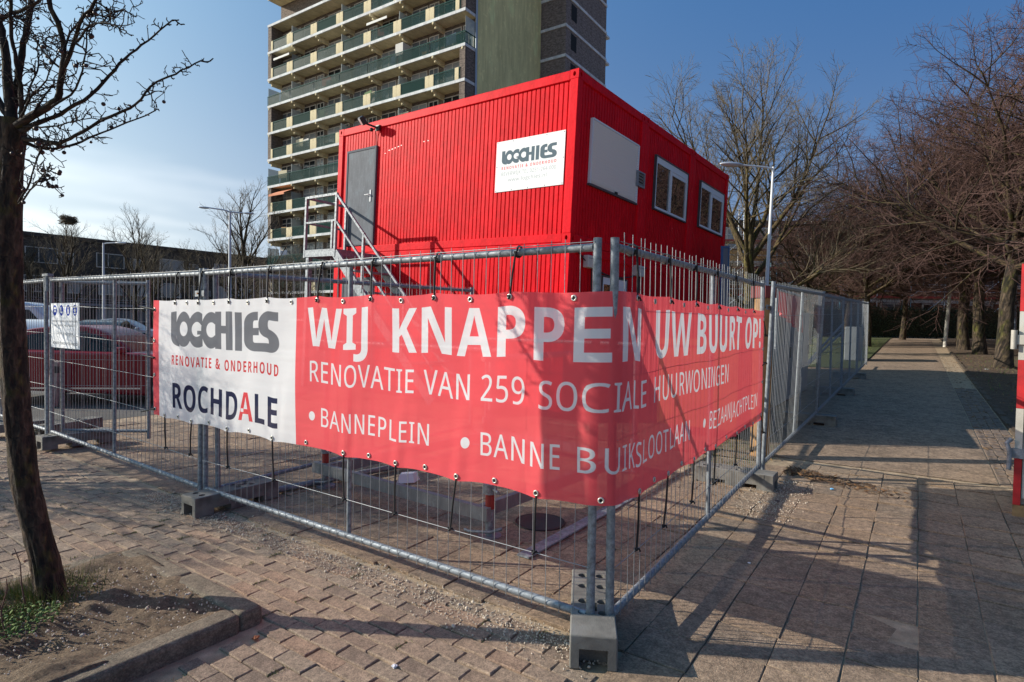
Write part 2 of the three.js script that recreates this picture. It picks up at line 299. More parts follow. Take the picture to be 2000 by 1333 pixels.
// ---- tree pit: kerb stones round a bed of earth
{
  const r = mulberry(34), pit = structure('tree_pit'), turnU = Math.atan2(-UZ, UX), turnV = Math.atan2(UX, UZ);
  const pm = std({ color: C(0.36, 0.3, 0.23), map: rep(tRough, 0.6), bumpMap: rep(tGrainB, 0.2), bumpScale: 0.01, roughness: 0.95 });
  const stone = (u, v, L, turn) => { const [x, z] = uv2(u, v), k = part('kerb_stone', rbox(L, 0.2, 0.14, 0.03, 3), pm, pit); k.position.set(x, -0.012 + rr(-0.004, 0.004, r), z); k.rotation.set(rr(-0.02, 0.02, r), turn + rr(-0.01, 0.01, r), 0, 'YXZ'); };
  stone(-3.22, 1.77, 0.72, turnU); stone(-3.93, 1.765, 0.7, turnU);
  for (const u of [-2.93, -4.28]) for (let k = 0; k < 2; k++) stone(u, 1.26 - k * 0.9, 0.895, turnV);
  const us = range(-4.33, -2.885, 60), vs = range(0.3, 1.815, 60), g = new GB();
  for (const v of vs) for (const u of us) {
    const [x, z] = uv2(u, v), ed = Math.min(u + 4.33, -2.885 - u, 1.815 - v), lump = fbm(u / 8, v / 8, 24, 5, 61) - 0.5 + 0.5 * (fbm(u / 8, v / 8, 80, 3, 66) - 0.5), near = Math.exp(-((u + 3.98) ** 2 + (v - 1.2) ** 2) / 0.06);
    g.v(V3(x, 0.089 - (ed < 0.03 ? 0.05 : 0) - Math.min(1, Math.max(0, (ed - 0.14) / 0.4)) * 0.04 + lump * (ed < 0.13 ? 0.06 : 0.12) - near * 0.03, z), V3(0, 1, 0), u, v);
  }
  for (let j = 0; j < 60; j++) for (let i = 0; i < 60; i++) { const a = j * 61 + i; g.i.push(a, a + 1, a + 62, a, a + 62, a + 61); }
  const geo = g.geo(); geo.computeVertexNormals();
  part('earth', geo, std({ color: C(0.42, 0.31, 0.215), map: rep(tRough, 0.5), bumpMap: rep(tSandB, 0.22), bumpScale: 0.035, roughness: 0.98 }), pit);
}
// ---- loose sand swept against the slabs under the fence, in grains and small heaps
{
  const r = mulberry(35), g = new THREE.IcosahedronGeometry(1, 0), im = shade(new THREE.InstancedMesh(g, std({ color: C(0.55, 0.46, 0.36), roughness: 0.98 }), 5200)), m = new THREE.Matrix4(), q = new THREE.Quaternion(), e = new THREE.Euler();
  for (let k = 0; k < 5200; k++) {
    let u, v; const w = r();
    if (w < 0.6) { u = rr(-5.8, -1.2, r); v = 2.56 + (r() + r() + r() - 1.5) * 0.17; } else if (w < 0.8) { u = -1.05 + (r() + r() - 1) * 0.3; v = rr(5.2, 6.6, r); } else { u = rr(-4.3, -2.9, r); v = rr(0.7, 1.75, r); }
    const [x, z] = uv2(u, v), s = rr(0.0015, 0.0055, r) * (r() < 0.03 ? 2.2 : 1), inPit = w >= 0.8;
    m.compose(V3(x, (inPit ? 0.08 : 0.006) + rise(v), z), q.setFromEuler(e.set(r() * 6, r() * 6, r() * 6)), V3(s * 1.3, s * 0.8, s)); im.setMatrixAt(k, m);
  }
  im.name = 'sand_grains'; im.userData = { kind: 'stuff', label: 'loose sand grains scattered on the paving under the fence', category: 'sand' }; scene.add(im);
}
// ---- leaf litter by the fence and under the park trees
{
  const r = mulberry(36), s = new THREE.Shape(); s.moveTo(0, -1); s.quadraticCurveTo(0.7, 0, 0, 1); s.quadraticCurveTo(-0.7, 0, 0, -1);
  const g = new THREE.ShapeGeometry(s, 3); g.rotateX(-Math.PI / 2); { const p = g.attributes.position; for (let i = 0; i < p.count; i++) p.setY(i, 0.35 * p.getX(i) ** 2 + 0.12 * p.getZ(i) ** 2); } g.computeVertexNormals();
  const N = 4200, im = shade(new THREE.InstancedMesh(g, std({ color: C(1, 1, 1), roughness: 0.9, side: THREE.DoubleSide }), N)), m = new THREE.Matrix4(), q = new THREE.Quaternion(), e = new THREE.Euler(), cols = [C(0.2, 0.1, 0.04), C(0.13, 0.07, 0.035), C(0.28, 0.16, 0.07), C(0.09, 0.06, 0.04)];
  for (let k = 0; k < N; k++) {
    let u, v; const w = r();
    if (w < 0.14) { u = -1.15 + Math.abs(r() + r() - 1) * 1.2; v = 7.0 + (r() + r() - 1) * 0.22 - (u + 1.15) * 0.35; } else if (w < 0.22) { u = rr(-2.6, -1.3, r); v = rr(5.6, 8.6, r); } else if (w < 0.235) { u = rr(-4.2, -3.6, r); v = rr(0.9, 1.5, r); } else { u = 0.75 + r() * r() * 12; v = rr(8, 28, r); }
    const [x, z] = uv2(u, v), sc = rr(0.012, 0.03, r) * (w > 0.22 && w < 0.235 ? 0.6 : 1), soil = u > 1.2;
    m.compose(V3(x, rise(v) + (soil ? 0.06 : w > 0.22 && w < 0.235 ? 0.075 : 0.009) + r() * 0.006, z), q.setFromEuler(e.set(rr(-0.5, 0.5, r), r() * 6.3, rr(-0.5, 0.5, r))), V3(sc, sc, sc * 1.4)); im.setMatrixAt(k, m); im.setColorAt(k, cols[(r() * 4) | 0]);
  }
  im.name = 'leaf_litter'; im.userData = { kind: 'stuff', label: 'dry brown leaf litter on the path edge and soil', category: 'leaves' }; scene.add(im);
}
// ---- grass tufts and moss in the joints
{
  const r = mulberry(37), gBlade = new THREE.ConeGeometry(0.0022, 1, 3); gBlade.translate(0, 0.5, 0);
  const N = 7200, im = shade(new THREE.InstancedMesh(gBlade, std({ color: C(1, 1, 1), roughness: 0.8 }), N)), m = new THREE.Matrix4(), q = new THREE.Quaternion(), e = new THREE.Euler(), cols = [C(0.1, 0.15, 0.03), C(0.16, 0.19, 0.05), C(0.07, 0.12, 0.02), C(0.24, 0.2, 0.09)];
  const tufts = []; for (let k = 0; k < 70; k++) { const j = (r() * 22) | 0, i = (r() * 26) | 0; tufts.push([-1.37 - i * 0.2035 - (j % 2) * 0.1, 2.6 - j * 0.1, 0.03]); }
  for (let k = 0; k < N; k++) {
    let u, v, h, y = 0, wd = 1; const w = r();
    if (w < 0.16) { const t = tufts[(r() * 70) | 0]; u = t[0] + rr(-0.02, 0.02, r); v = t[1] + rr(-0.05, 0.05, r); h = rr(0.006, 0.022, r); } else if (w < 0.4) { const a = r() * 6.3, d = 0.1 + Math.abs(r() + r() - 1) * 0.42; u = -4.0 + Math.cos(a) * d * 0.8; v = 1.1 + Math.sin(a) * d - 0.05; h = rr(0.04, 0.15, r); y = 0.05; if (u < -4.2 || u > -3.0 || v > 1.65) continue; } else if (w < 0.5) { u = rr(-2.3, -1.35, r); v = rr(6.6, 8.2, r); h = rr(0.02, 0.09, r); } else if (w < 0.75) { u = rr(1.3, 9, r); v = rr(11, 30, r); h = rr(0.04, 0.12, r); y = 0.03; wd = 3; } else { u = rr(-6, -1.7, r); v = rr(26, 42, r); h = rr(0.05, 0.12, r); y = 0.02; wd = 4; }
    const [x, z] = uv2(u, v); m.compose(V3(x, y + rise(v), z), q.setFromEuler(e.set(rr(-0.7, 0.7, r), r() * 6.3, rr(-0.7, 0.7, r))), V3(wd, h, wd)); im.setMatrixAt(k, m); im.setColorAt(k, cols[(r() * 4) | 0]);
  }
  im.name = 'grass_blades'; im.userData = { kind: 'stuff', label: 'short grass blades in paving joints and round the tree foot', category: 'grass' }; scene.add(im);
}

// ================================================================ buildings
M.brickBrown = std({ color: C(0.2, 0.165, 0.14), map: rep(tBrickwall, 2.1, 2.1), roughness: 0.93 });
M.brickWing = std({ color: C(0.26, 0.22, 0.2), map: rep(tBrickwall, 2.1, 2.1), roughness: 0.93 });
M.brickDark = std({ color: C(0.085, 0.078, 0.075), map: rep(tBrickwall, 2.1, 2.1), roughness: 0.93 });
M.brickRed = std({ color: C(0.3, 0.15, 0.1), map: rep(tBrickwall, 2.1, 2.1), roughness: 0.93 });
M.fascia = phy({ color: C(0.74, 0.75, 0.75), map: rep(tPaint, 5), roughness: 0.85, specularIntensity: 0.2 });
M.cream = phy({ color: C(0.74, 0.64, 0.42), map: rep(tPaint, 3), roughness: 0.85, specularIntensity: 0.2 });
M.olive = std({ color: C(0.84, 0.76, 0.36), map: rep(tPaint, 7, 11), roughness: 0.95 });
M.green = phy({ color: C(0.012, 0.06, 0.052), roughness: 0.6, specularIntensity: 0.1 });
M.greenGlass = phy({ color: C(0.018, 0.075, 0.07), roughness: 0.35, specularIntensity: 0.08, transparent: true, opacity: 0.5 });
M.frosted = phy({ color: C(0.4, 0.44, 0.43), roughness: 0.5, specularIntensity: 0.1, transparent: true, opacity: 0.6 });
M.frameWhite = phy({ color: C(0.58, 0.56, 0.52), roughness: 0.8, specularIntensity: 0.1 });
M.pane = [C(0.02, 0.025, 0.03), C(0.05, 0.06, 0.07), C(0.22, 0.25, 0.28), C(0.3, 0.32, 0.33), C(0.14, 0.16, 0.18)].map((c) => phy({ color: c, roughness: 0.08, specularIntensity: 0.45 }));

// ---- the tower: balconies to the front, blank end wall, brick wing behind
{
  const r = mulberry(71), ux = 0.83, uz = 0.558, W = 26.6, S = 2.8, Y0 = 1.4, N = 14, TOP = Y0 + S * N;
  const t = thing('apartment_tower', 'tall apartment tower with cream balconies, green railings and an olive end wall', 'building', [-4.14, 0.3, -48.1], Math.atan2(-uz, ux));
  // local: x from -W to 0 along the front, z = 0 the balcony edge, the building lies to -z
  part('wall', boxG(-W + 0.15, -0.4, -11.4, -0.15, TOP, -1.5), M.brickBrown, t, 'brown brick wall behind the balconies');
  part('end_wall', gb((g) => { g.box(-0.15, -0.4, -11.45, 0.12, TOP, -1.52); }), M.olive, t, 'blank olive plastered end wall');
  part('downpipe', gb((g) => g.rod(V3(0.06, 0, -1.42), V3(0.06, TOP, -1.42), 0.09, 8)), std({ color: C(0.3, 0.38, 0.48), roughness: 0.5 }), t);
  const wing = part('wing', boxG(-3, -0.4, -20.2, 2.83, TOP, -11.46), M.brickWing, t, 'dark brick rear wing');
  for (let n = 0; n <= N; n++) {
    const y = Y0 + S * n;
    if (n < 13) part('floor_band', gb((g) => { g.box(-0.02, y - 0.13, -11.46, 2.9, y + 0.13, -11.39); g.box(2.83, y - 0.13, -20.25, 2.9, y + 0.13, -11.4); }), M.fascia, wing);
    if (n < 12) { const w = part('wing_window', boxG(2.8, y + 0.95, -13.6, 2.845, y + 2.45, -12.5), M.dark, wing); void w; }
  }
  for (let n = 2; n < 12; n++) part('rear_balcony', boxG(1.2, Y0 + S * n - 0.12, -21.4, 2.7, Y0 + S * n + 0.1, -20.2), M.fascia, t);
  for (let n = 5; n < 11; n += 3) part('railing', boxG(2.62, Y0 + S * n + 0.1, -21.35, 2.68, Y0 + S * n + 1.1, -20.25), M.greenGlass, t);
  const edge = boxG(-W, -0.12, -0.12, 0, 0.12, 0), soffit = boxG(-W + 0.05, -0.1, -1.5, -0.05, 0.1, -0.12);
  const sideEdge = boxG(-0.06, -0.12, -1.5, 0, 0.12, -0.12);
  const beam = gb((g) => { g.box(-0.11, -0.32, -1.5, 0.11, -0.12, -0.04); g.box(-0.11, -0.54, -1.5, 0.11, -0.32, -0.36); });
  const MOD = W / 7, glassW = MOD - 0.98;
  const rail = gb((g) => { g.box(0, 1.02, -0.05, glassW, 1.09, 0); g.box(0, 0.12, -0.05, glassW, 0.18, 0); for (let k = 0; k <= 22; k++) { const x = k / 22 * glassW; g.box(x - 0.012, 0.15, -0.035, x + 0.012, 1.05, -0.012); } });
  const glass = boxG(0.02, 0.2, -0.062, glassW - 0.02, 1.0, -0.054);
  const railWide = gb((g) => { g.box(0, 1.02, -0.05, MOD, 1.09, 0); g.box(0, 0.12, -0.05, MOD, 0.18, 0); for (let k = 0; k <= 28; k++) { const x = k / 28 * MOD; g.box(x - 0.012, 0.15, -0.035, x + 0.012, 1.05, -0.012); } });
  const glassWide = boxG(0.02, 0.2, -0.062, MOD - 0.02, 1.0, -0.054);
  const panel = boxG(0, 0.12, -0.06, 0.47, 1.1, 0.005), fin = boxG(-0.03, 0.12, -1.45, 0.03, 2.0, -0.25);
  const frame = (w, h) => gb((g) => { const b = 0.075; g.box(0, 0, 0, w, b, 0.06); g.box(0, h - b, 0, w, h, 0.06); g.box(0, b, 0, b, h - b, 0.06); g.box(w - b, b, 0, w, h - b, 0.06); g.box(w * 0.5 - b / 2, b, 0, w * 0.5 + b / 2, h - b, 0.055); g.box(b, h * 0.74, 0, w - b, h * 0.74 + b, 0.055); });
  const f1 = frame(1.9, 2.2), f2 = frame(1.1, 2.2), g1 = boxG(0.05, 0.05, 0.005, 1.85, 2.15, 0.02), g2 = boxG(0.05, 0.05, 0.005, 1.05, 2.15, 0.02);
  const tubeStub = new THREE.SphereGeometry(0.13, 10, 8);
  for (let n = 0; n < N; n++) {
    const y = Y0 + S * n, open = n % 3 === 2, seen = n < 11;
    const at = (name, geo, mat, x = 0, z = 0, yy = y) => { const m = part(name, geo, mat, t); m.position.set(x, yy, z); return m; };
    at('slab_edge', edge, M.fascia); at('side_edge', sideEdge, M.fascia); at('balcony_slab', soffit, M.cream);
    if (!open) for (const x of [[-W, -W + 0.62], [-0.62, 0]]) at('brick_pier', boxG(x[0] + 0.02, 0.12, -1.5, x[1] - 0.02, S - 0.12, -0.06), M.brickBrown);
    if (!seen) continue;
    for (let k = 0; k < 8; k++) { const x = k === 0 ? -W + 0.25 : k === 7 && open ? -0.3 : -W + 0.3 + k * MOD - (k === 7 ? 0.4 : 0) + 0.02; if (k === 7 && !open) continue; const b = at('console_beam', beam, M.cream, x); for (const [yy, zz] of [[-0.22, -0.04], [-0.43, -0.36]]) { const s = part('beam_end', tubeStub, M.cream, b); s.position.set(0, yy, zz); s.scale.set(0.95, 0.85, 0.35); } }
    for (let k = 0; k < 7; k++) {
      const x0 = -W + k * MOD;
      if (open) { at('railing', railWide, M.green, x0); const gl = at('railing_glass', glassWide, M.greenGlass, x0); void gl; } else {
        const xs = k === 0 ? x0 + 0.64 : x0 + 0.49, short = k === 0;
        at('railing', rail, M.green, xs); const q = r();
        const gm = q < 0.08 ? M.frosted : q < 0.18 ? M.green : M.greenGlass; at('railing_glass', glass, gm, xs);
        if (!short) at('balcony_panel', panel, M.cream, x0 - 0.002); else at('balcony_panel', boxG(0, 0.12, -0.06, 0.3, 1.1, 0.005), M.cream, x0 + 0.34 + 0.28);
        if (k < 6) at('balcony_panel', panel, M.cream, x0 + MOD - 0.485); else at('balcony_panel', boxG(0, 0.12, -0.06, 0.4, 1.1, 0.005), M.cream, x0 + MOD - 1.03);
      }
      if (k > 0 && k % 2 === 1) at('divider', fin, M.frosted, x0);
      for (const [xx, f, gg] of [[0.35, f1, g1], [2.45, f2, g2]]) {
        const w = part('window', f, M.frameWhite, t); w.position.set(x0 + xx, y + 0.2, -1.5);
        part('pane', gg, M.pane[(r() * 5) | 0], w);
      }
    }
    if (open) { at('end_railing', gb((g) => { g.box(-0.05, 1.02, -1.5, 0, 1.09, -0.05); g.box(-0.05, 0.12, -1.5, 0, 0.18, -0.05); for (let k = 1; k < 11; k++) g.box(-0.035, 0.15, -0.05 - k * 0.13, -0.012, 1.05, -0.07 - k * 0.13); }), M.green); at('wind_screen', boxG(-W + 0.01, 0.12, -1.4, -W + 0.04, 2.0, -0.1), M.frosted); at('wind_screen', boxG(-0.05, 1.1, -1.4, -0.03, 2.3, -0.1), M.frosted); }
  }
  { // furniture, boxes and washing on the balconies
    const items = [boxG(-0.25, 0.1, -0.25, 0.25, 0.95, 0.25), boxG(-0.5, 0.1, -0.3, 0.5, 0.6, 0.3), boxG(-0.35, 0.1, -0.02, 0.35, 1.35, 0.02), boxG(-0.6, 0.9, -0.02, 0.6, 1.7, 0.0)], cols = [C(0.3, 0.05, 0.04), C(0.5, 0.5, 0.48), C(0.06, 0.09, 0.16), C(0.35, 0.22, 0.1), C(0.55, 0.5, 0.35), C(0.08, 0.14, 0.06)].map((c) => std({ color: c, roughness: 0.9 }));
    for (let k = 0; k < 70; k++) { const m = part('balcony_item', items[(r() * 4) | 0], cols[(r() * 6) | 0], t); m.position.set(rr(-W + 1.2, -1.2, r), Y0 + S * ((r() * 11) | 0), rr(-1.1, -0.5, r)); m.rotation.y = rr(-0.2, 0.2, r); }
  }
  // a few things people have put on their balconies
  const awn = (x, n, col, out) => part('awning', gb((g) => { const y = Y0 + S * n + 2.55; g.quad(V3(x, y - 0.75, out), V3(x + 2.6, y - 0.75, out), V3(x + 2.6, y, -1.0), V3(x, y, -1.0)); g.box(x, y - 0.95, out - 0.02, x + 2.6, y - 0.74, out + 0.01); }), std({ color: col, roughness: 0.9, side: THREE.DoubleSide }), t);
  awn(-W + 1.1, 4, C(0.62, 0.25, 0.14), 0.55); awn(-W + 1.5, 9, C(0.72, 0.72, 0.68), 0.3); awn(-W + 15.2, 9, C(0.7, 0.7, 0.66), 0.1);
  part('storage_cupboard', boxG(-W + 18.6, Y0 + S * 8 + 0.12, -1.3, -W + 19.5, Y0 + S * 8 + 2.0, -0.2), M.frameWhite, t);
  part('roof', boxG(-W - 0.1, TOP, -20.3, 2.9, TOP + 0.5, 0.1), M.fascia, t);
  part('plinth', boxG(-W + 0.3, -0.5, -1.5, -0.3, Y0, -0.6), M.brickDark, t);
}
// ---- low dark brick row on the left
{
  const r = mulberry(72), L = 62, t = thing('brick_row_building', 'long low dark brick housing block behind the parking lot', 'building', [-46.3, 0.3, -55.5], Math.atan2(0.8241, 0.5664));
  // local x runs away to the right along the facade, z = 0 the facade, the block lies to -z
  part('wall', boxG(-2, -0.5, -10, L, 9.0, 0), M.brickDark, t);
  part('roof', gb((g) => { g.box(-2.2, 9.0, -10.2, L + 0.2, 9.25, 0.15); g.quad(V3(-2.2, 7.6, -13), V3(-2.2, 7.6, -10.1), V3(-2.2, 9.2, -10.1), V3(-2.2, 9.2, -10.2)); }), M.brickDark, t);
  part('parapet', boxG(-2.2, 9.25, -0.1, L + 0.2, 9.36, 0.18), std({ color: C(0.06, 0.06, 0.065), roughness: 0.7 }), t);
  const fr = (w, h) => gb((g) => { const b = 0.08; g.box(0, 0, 0, w, b, 0.05); g.box(0, h - b, 0, w, h, 0.05); g.box(0, b, 0, b, h - b, 0.05); g.box(w - b, b, 0, w, h - b, 0.05); g.box(w * 0.4, b, 0, w * 0.4 + b, h - b, 0.045); });
  const A = [[2.6, 1.5], [1.7, 1.5], [2.2, 1.6], [1.1, 1.2]], F = A.map(([w, h]) => fr(w, h)), P = A.map(([w, h]) => boxG(0.04, 0.04, 0.005, w - 0.04, h - 0.04, 0.02));
  for (let s = 0; s < 3; s++) for (let k = 0; k < 20; k++) {
    const kind = s === 2 ? [0, 3][k % 2] : s === 1 ? [2, 1][k % 2] : [1, 3, 2][k % 3], x = 0.2 + k * 3.05 + rr(-0.15, 0.15, r), y = [0.9, 3.7, 6.5][s], w = part('window', F[kind], M.frameWhite, t);
    w.position.set(x, y, 0.005); part('pane', P[kind], M.pane[1 + ((r() * 4) | 0)], w);
  }
  part('balcony_rail', gb((g) => { for (const y of [2.9, 3.15]) g.box(-1, y, 0.5, L - 4, y + 0.06, 0.56); g.box(-1, 2.5, 0, L - 4, 2.75, 0.6); }), std({ color: C(0.25, 0.24, 0.27), roughness: 0.6 }), t);
  for (let k = 0; k < 8; k++) { const d = part('garage_door', boxG(0.5 + k * 7.5, 0, 0.02, 3.2 + k * 7.5, 2.1, 0.05), std({ color: C(0.16, 0.17, 0.19), roughness: 0.6 }), t); void d; }
}
// ---- housing block in scaffolding at the end of the park
{
  const r = mulberry(73), t = thing('scaffolded_building', 'brick housing block under renovation behind tall scaffolding at the path end', 'building', [14.5, 0.9, -45.5], 0);
  const L = 56, S = 2.8;
  part('wall', boxG(0, -0.8, -10, L, 8.5, 0), M.brickRed, t); part('roof', boxG(-0.3, 8.5, -10.3, L + 0.3, 8.9, 0.3), M.brickDark, t);
  const wf = gb((g) => { g.box(0, 0, 0, 2.2, 0.1, 0.06); g.box(0, 1.5, 0, 2.2, 1.6, 0.06); g.box(0, 0.1, 0, 0.1, 1.5, 0.06); g.box(2.1, 0.1, 0, 2.2, 1.5, 0.06); g.box(1.05, 0.1, 0, 1.13, 1.5, 0.055); }), pn = boxG(0.05, 0.05, 0.01, 2.15, 1.55, 0.02), ply = boxG(-0.1, -0.95, 0.01, 2.6, -0.15, 0.05), band = boxG(0, -0.12, 0, L, 0.12, 0.1);
  const plyM = std({ color: C(0.55, 0.3, 0.09), roughness: 0.85 }), whiteBand = std({ color: C(0.55, 0.54, 0.5), roughness: 0.8 });
  for (let s = 0; s < 3; s++) {
    const b = part('floor_band', band, whiteBand, t); b.position.y = 0.1 + s * S;
    for (let k = 0; k < 17; k++) { const w = part('window', wf, M.frameWhite, t); w.position.set(0.8 + k * 3.25, 1.15 + s * S, 0.005); part('pane', pn, M.pane[(r() * 5) | 0], w); if (k < 4 && s % 2 === 0) part('infill_board', ply, plyM, w); }
  }
  // the scaffolding is a thing of its own
  const sc = thing('scaffolding', 'steel scaffolding with red toe boards and blue frames in front of the brick block', 'scaffolding', [14.5, 0.9, -44.85]);
  const stb = std({ color: C(0.6, 0.63, 0.66), roughness: 0.5, metalness: 0.4 }), blue = std({ color: C(0.1, 0.3, 0.42), roughness: 0.5 }), redb = std({ color: C(0.4, 0.05, 0.04), roughness: 0.7 }), wood = std({ color: C(0.3, 0.23, 0.15), roughness: 0.9 });
  for (let k = 0; k <= 22; k++) part('upright', gb((g) => { for (const z of [0.1, 1.1]) g.rod(V3(k * 2.5, -0.9, z), V3(k * 2.5, 9.6, z), 0.035, 6); }), k % 4 === 2 ? blue : stb, sc);
  for (let s = 0; s < 4; s++) {
    const y = 1.0 + s * 2.0; part('deck', gb((g) => { for (let k = 0; k < 22; k++) g.box(k * 2.5 + 0.04, y, 0.15, k * 2.5 + 2.46, y + 0.05, 1.05); }), wood, sc);
    part('toe_board', boxG(0, y + 0.05, 1.12, 55, y + 0.2, 1.15), redb, sc);
    part('guard_rail', gb((g) => { for (const d of [0.55, 1.05]) g.rod(V3(0, y + d, 1.12), V3(55, y + d, 1.12), 0.025, 6); }), stb, sc);
  }
  part('brace', gb((g) => { for (let k = 0; k < 22; k += 2) for (let s = 0; s < 4; s++) g.rod(V3(k * 2.5, s * 2 - 0.8, 1.17), V3(k * 2.5 + 2.5, s * 2 + 1.2, 1.17), 0.024, 6); }), stb, sc);
  part('hoist', gb((g) => { for (const x of [9.5, 10.1]) g.bar(V3(x, -0.8, 1.6), V3(x, 10.5, 1.6), 0.12, 0.12); for (let k = 0; k < 16; k++) g.bar(V3(9.5, k * 0.65, 1.6), V3(10.1, k * 0.65 + 0.3, 1.6), 0.05); }), blue, sc);
}
// ---- brick block beyond the right edge of the picture: the container windows mirror it
{
  const t = thing('brick_apartment_block', 'orange-brown brick apartment block outside the right edge, mirrored in the container windows', 'building', [44, 0.6, -34], -2.0), r = mulberry(74);
  part('wall', boxG(-22, -0.6, -9, 22, 11.5, 0), std({ color: C(0.42, 0.18, 0.085), map: rep(tBrickwall, 2.1, 2.1), roughness: 0.93 }), t);
  part('roof', boxG(-22.3, 11.5, -9.3, 22.3, 11.9, 0.3), M.brickDark, t);
  const fr = boxG(0, 0, 0, 1.9, 1.5, 0.05), pn = boxG(0.1, 0.1, 0.05, 1.8, 1.4, 0.06);
  for (let s = 0; s < 4; s++) for (let k = 0; k < 11; k++) { const w = part('window', fr, M.frameWhite, t); w.position.set(-21 + k * 4, 1 + s * 2.8, 0.004); part('pane', pn, M.pane[(r() * 5) | 0], w); }
}

// ================================================================ stacked site-office containers
const CL = 6.058, CW = 2.438, CH = 2.685;
const cA = V3(0.7921, -0.02827, 0.60974), cB = V3(-0.60943, 0.01948, 0.7926), cY = V3(0.03428, 0.99941, 0.0018);
const cCorner = V3(0.9774, 5.5975, -9.2419);
// matrix of a container's own frame: x along the long side, y up, z out of the long front; origin at the bottom left of the front
function contBase(k, level) { return cCorner.clone().addScaledVector(cA, -CL).addScaledVector(cB, -CW * k).addScaledVector(cY, -CH * (2 - level)); }
const contQ = new THREE.Quaternion().setFromRotationMatrix(new THREE.Matrix4().makeBasis(cA, cY, cB));
function ribbed(w, h, pitch, groove, depth) { // a wall of flat ribs parted by narrow grooves, facing +z, from x = 0 to w
  const g = new GB(), n = Math.round(w / pitch), p = w / n, pts = [[0, 0]];
  for (let k = 0; k < n; k++) { const x = (k + 0.5) * p; pts.push([x - groove / 2, 0], [x - groove * 0.3, -depth], [x + groove * 0.3, -depth], [x + groove / 2, 0]); }
  pts.push([w, 0]);
  for (let k = 0; k + 1 < pts.length; k++) { const [a, za] = pts[k], [b, zb] = pts[k + 1]; g.quad(V3(a, 0, za), V3(b, 0, zb), V3(b, h, zb), V3(a, h, za), a, 0); }
  return g.geo();
}
const casting = (() => { // corner fitting with an oval hole in each outer face
  const ev = new Evaluator(); ev.attributes = ['position', 'normal', 'uv']; ev.useGroups = false;
  const cap = new THREE.CapsuleGeometry(0.024, 0.04, 4, 12);
  let b = new Brush(new THREE.BoxGeometry(0.16, 0.14, 0.16)); b.updateMatrixWorld();
  for (const [x, z, ry] of [[0, 0.08, 0], [0.08, 0, 1]]) {
    const c = new Brush(new THREE.CylinderGeometry(0.026, 0.026, 0.1, 16)); c.rotation.set(Math.PI / 2, 0, 0); if (ry) c.rotation.set(0, 0, Math.PI / 2); c.scale.set(ry ? 1.5 : 1, 1, ry ? 1 : 1.5); c.position.set(x, 0, z); c.updateMatrixWorld();
    b = ev.evaluate(b, c, SUBTRACTION); b.updateMatrixWorld();
  }
  void cap; return metreUV(b.geometry);
})();
const cPost = 0.15, cTop = 0.15, cBot = 0.14;
const frontWall = ribbed(CL - 2 * cPost, CH - cTop - cBot, 0.0905, 0.024, 0.022), endWall = ribbed(CW - 2 * cPost, CH - cTop - cBot, 0.0905, 0.022, 0.018);
const postG = rbox(cPost, CH - 0.28, cPost, 0.012), longRailTop = rbox(CL - 0.32, cTop, 0.13, 0.012), longRailBot = rbox(CL - 0.32, cBot, 0.13, 0.012), shortTop = rbox(0.13, cTop, CW - 0.32, 0.012), shortBot = rbox(0.13, cBot, CW - 0.32, 0.012);
function container(k, level, label) {
  const t = thing('site_container', label, 'container', [0, 0, 0], 0, 'stacked red site-office containers');
  t.position.copy(contBase(k, level)); t.quaternion.copy(contQ);
  const G = 0.002;
  for (const x of [0.08, CL - 0.08]) for (const z of [-0.08, -CW + 0.08]) {
    const p = part('corner_post', postG, M.red, t); p.position.set(x + (x < 1 ? -0.005 : 0.005), CH / 2, z + (z > -1 ? 0.005 : -0.005)); 
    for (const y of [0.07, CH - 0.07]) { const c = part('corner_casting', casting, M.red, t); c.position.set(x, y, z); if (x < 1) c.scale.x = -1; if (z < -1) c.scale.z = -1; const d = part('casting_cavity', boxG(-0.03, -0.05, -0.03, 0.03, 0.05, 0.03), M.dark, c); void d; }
  }
  for (const z of [-0.068, -CW + 0.068]) { const a = part('top_rail', longRailTop, M.red, t); a.position.set(CL / 2, CH - cTop / 2 - G, z); const b = part('bottom_rail', longRailBot, M.red, t); b.position.set(CL / 2, cBot / 2 + G, z); }
  for (const x of [0.068, CL - 0.068]) { const a = part('end_rail', shortTop, M.red, t); a.position.set(x, CH - cTop / 2 - G, -CW / 2); const b = part('end_rail', shortBot, M.red, t); b.position.set(x, cBot / 2 + G, -CW / 2); }
  const f = part('long_wall', frontWall, M.red, t); f.position.set(cPost, cBot, -0.03);
  const e = part('end_wall', endWall, M.red, t); e.position.set(CL - 0.03, cBot, -cPost); e.rotation.y = Math.PI / 2;
  const b = part('long_wall', frontWall, M.red, t); b.position.set(CL - cPost, cBot, -CW + 0.03); b.rotation.y = Math.PI;
  const w = part('end_wall', endWall, M.red, t); w.position.set(0.03, cBot, -CW + cPost); w.rotation.y = -Math.PI / 2;
  part('roof', boxG(0.1, CH - 0.06, -CW + 0.1, CL - 0.1, CH - 0.02, -0.1), M.red, t); part('floor', boxG(0.1, 0.04, -CW + 0.1, CL - 0.1, 0.1, -0.1), M.redDark, t);
  return t;
}
M.doorGrey = phy({ color: C(0.155, 0.17, 0.195), map: rep(tPaint, 1.1), roughness: 0.6, specularIntensity: 0.12 });
M.slat = std({ color: C(0.78, 0.8, 0.82), roughness: 0.5 });
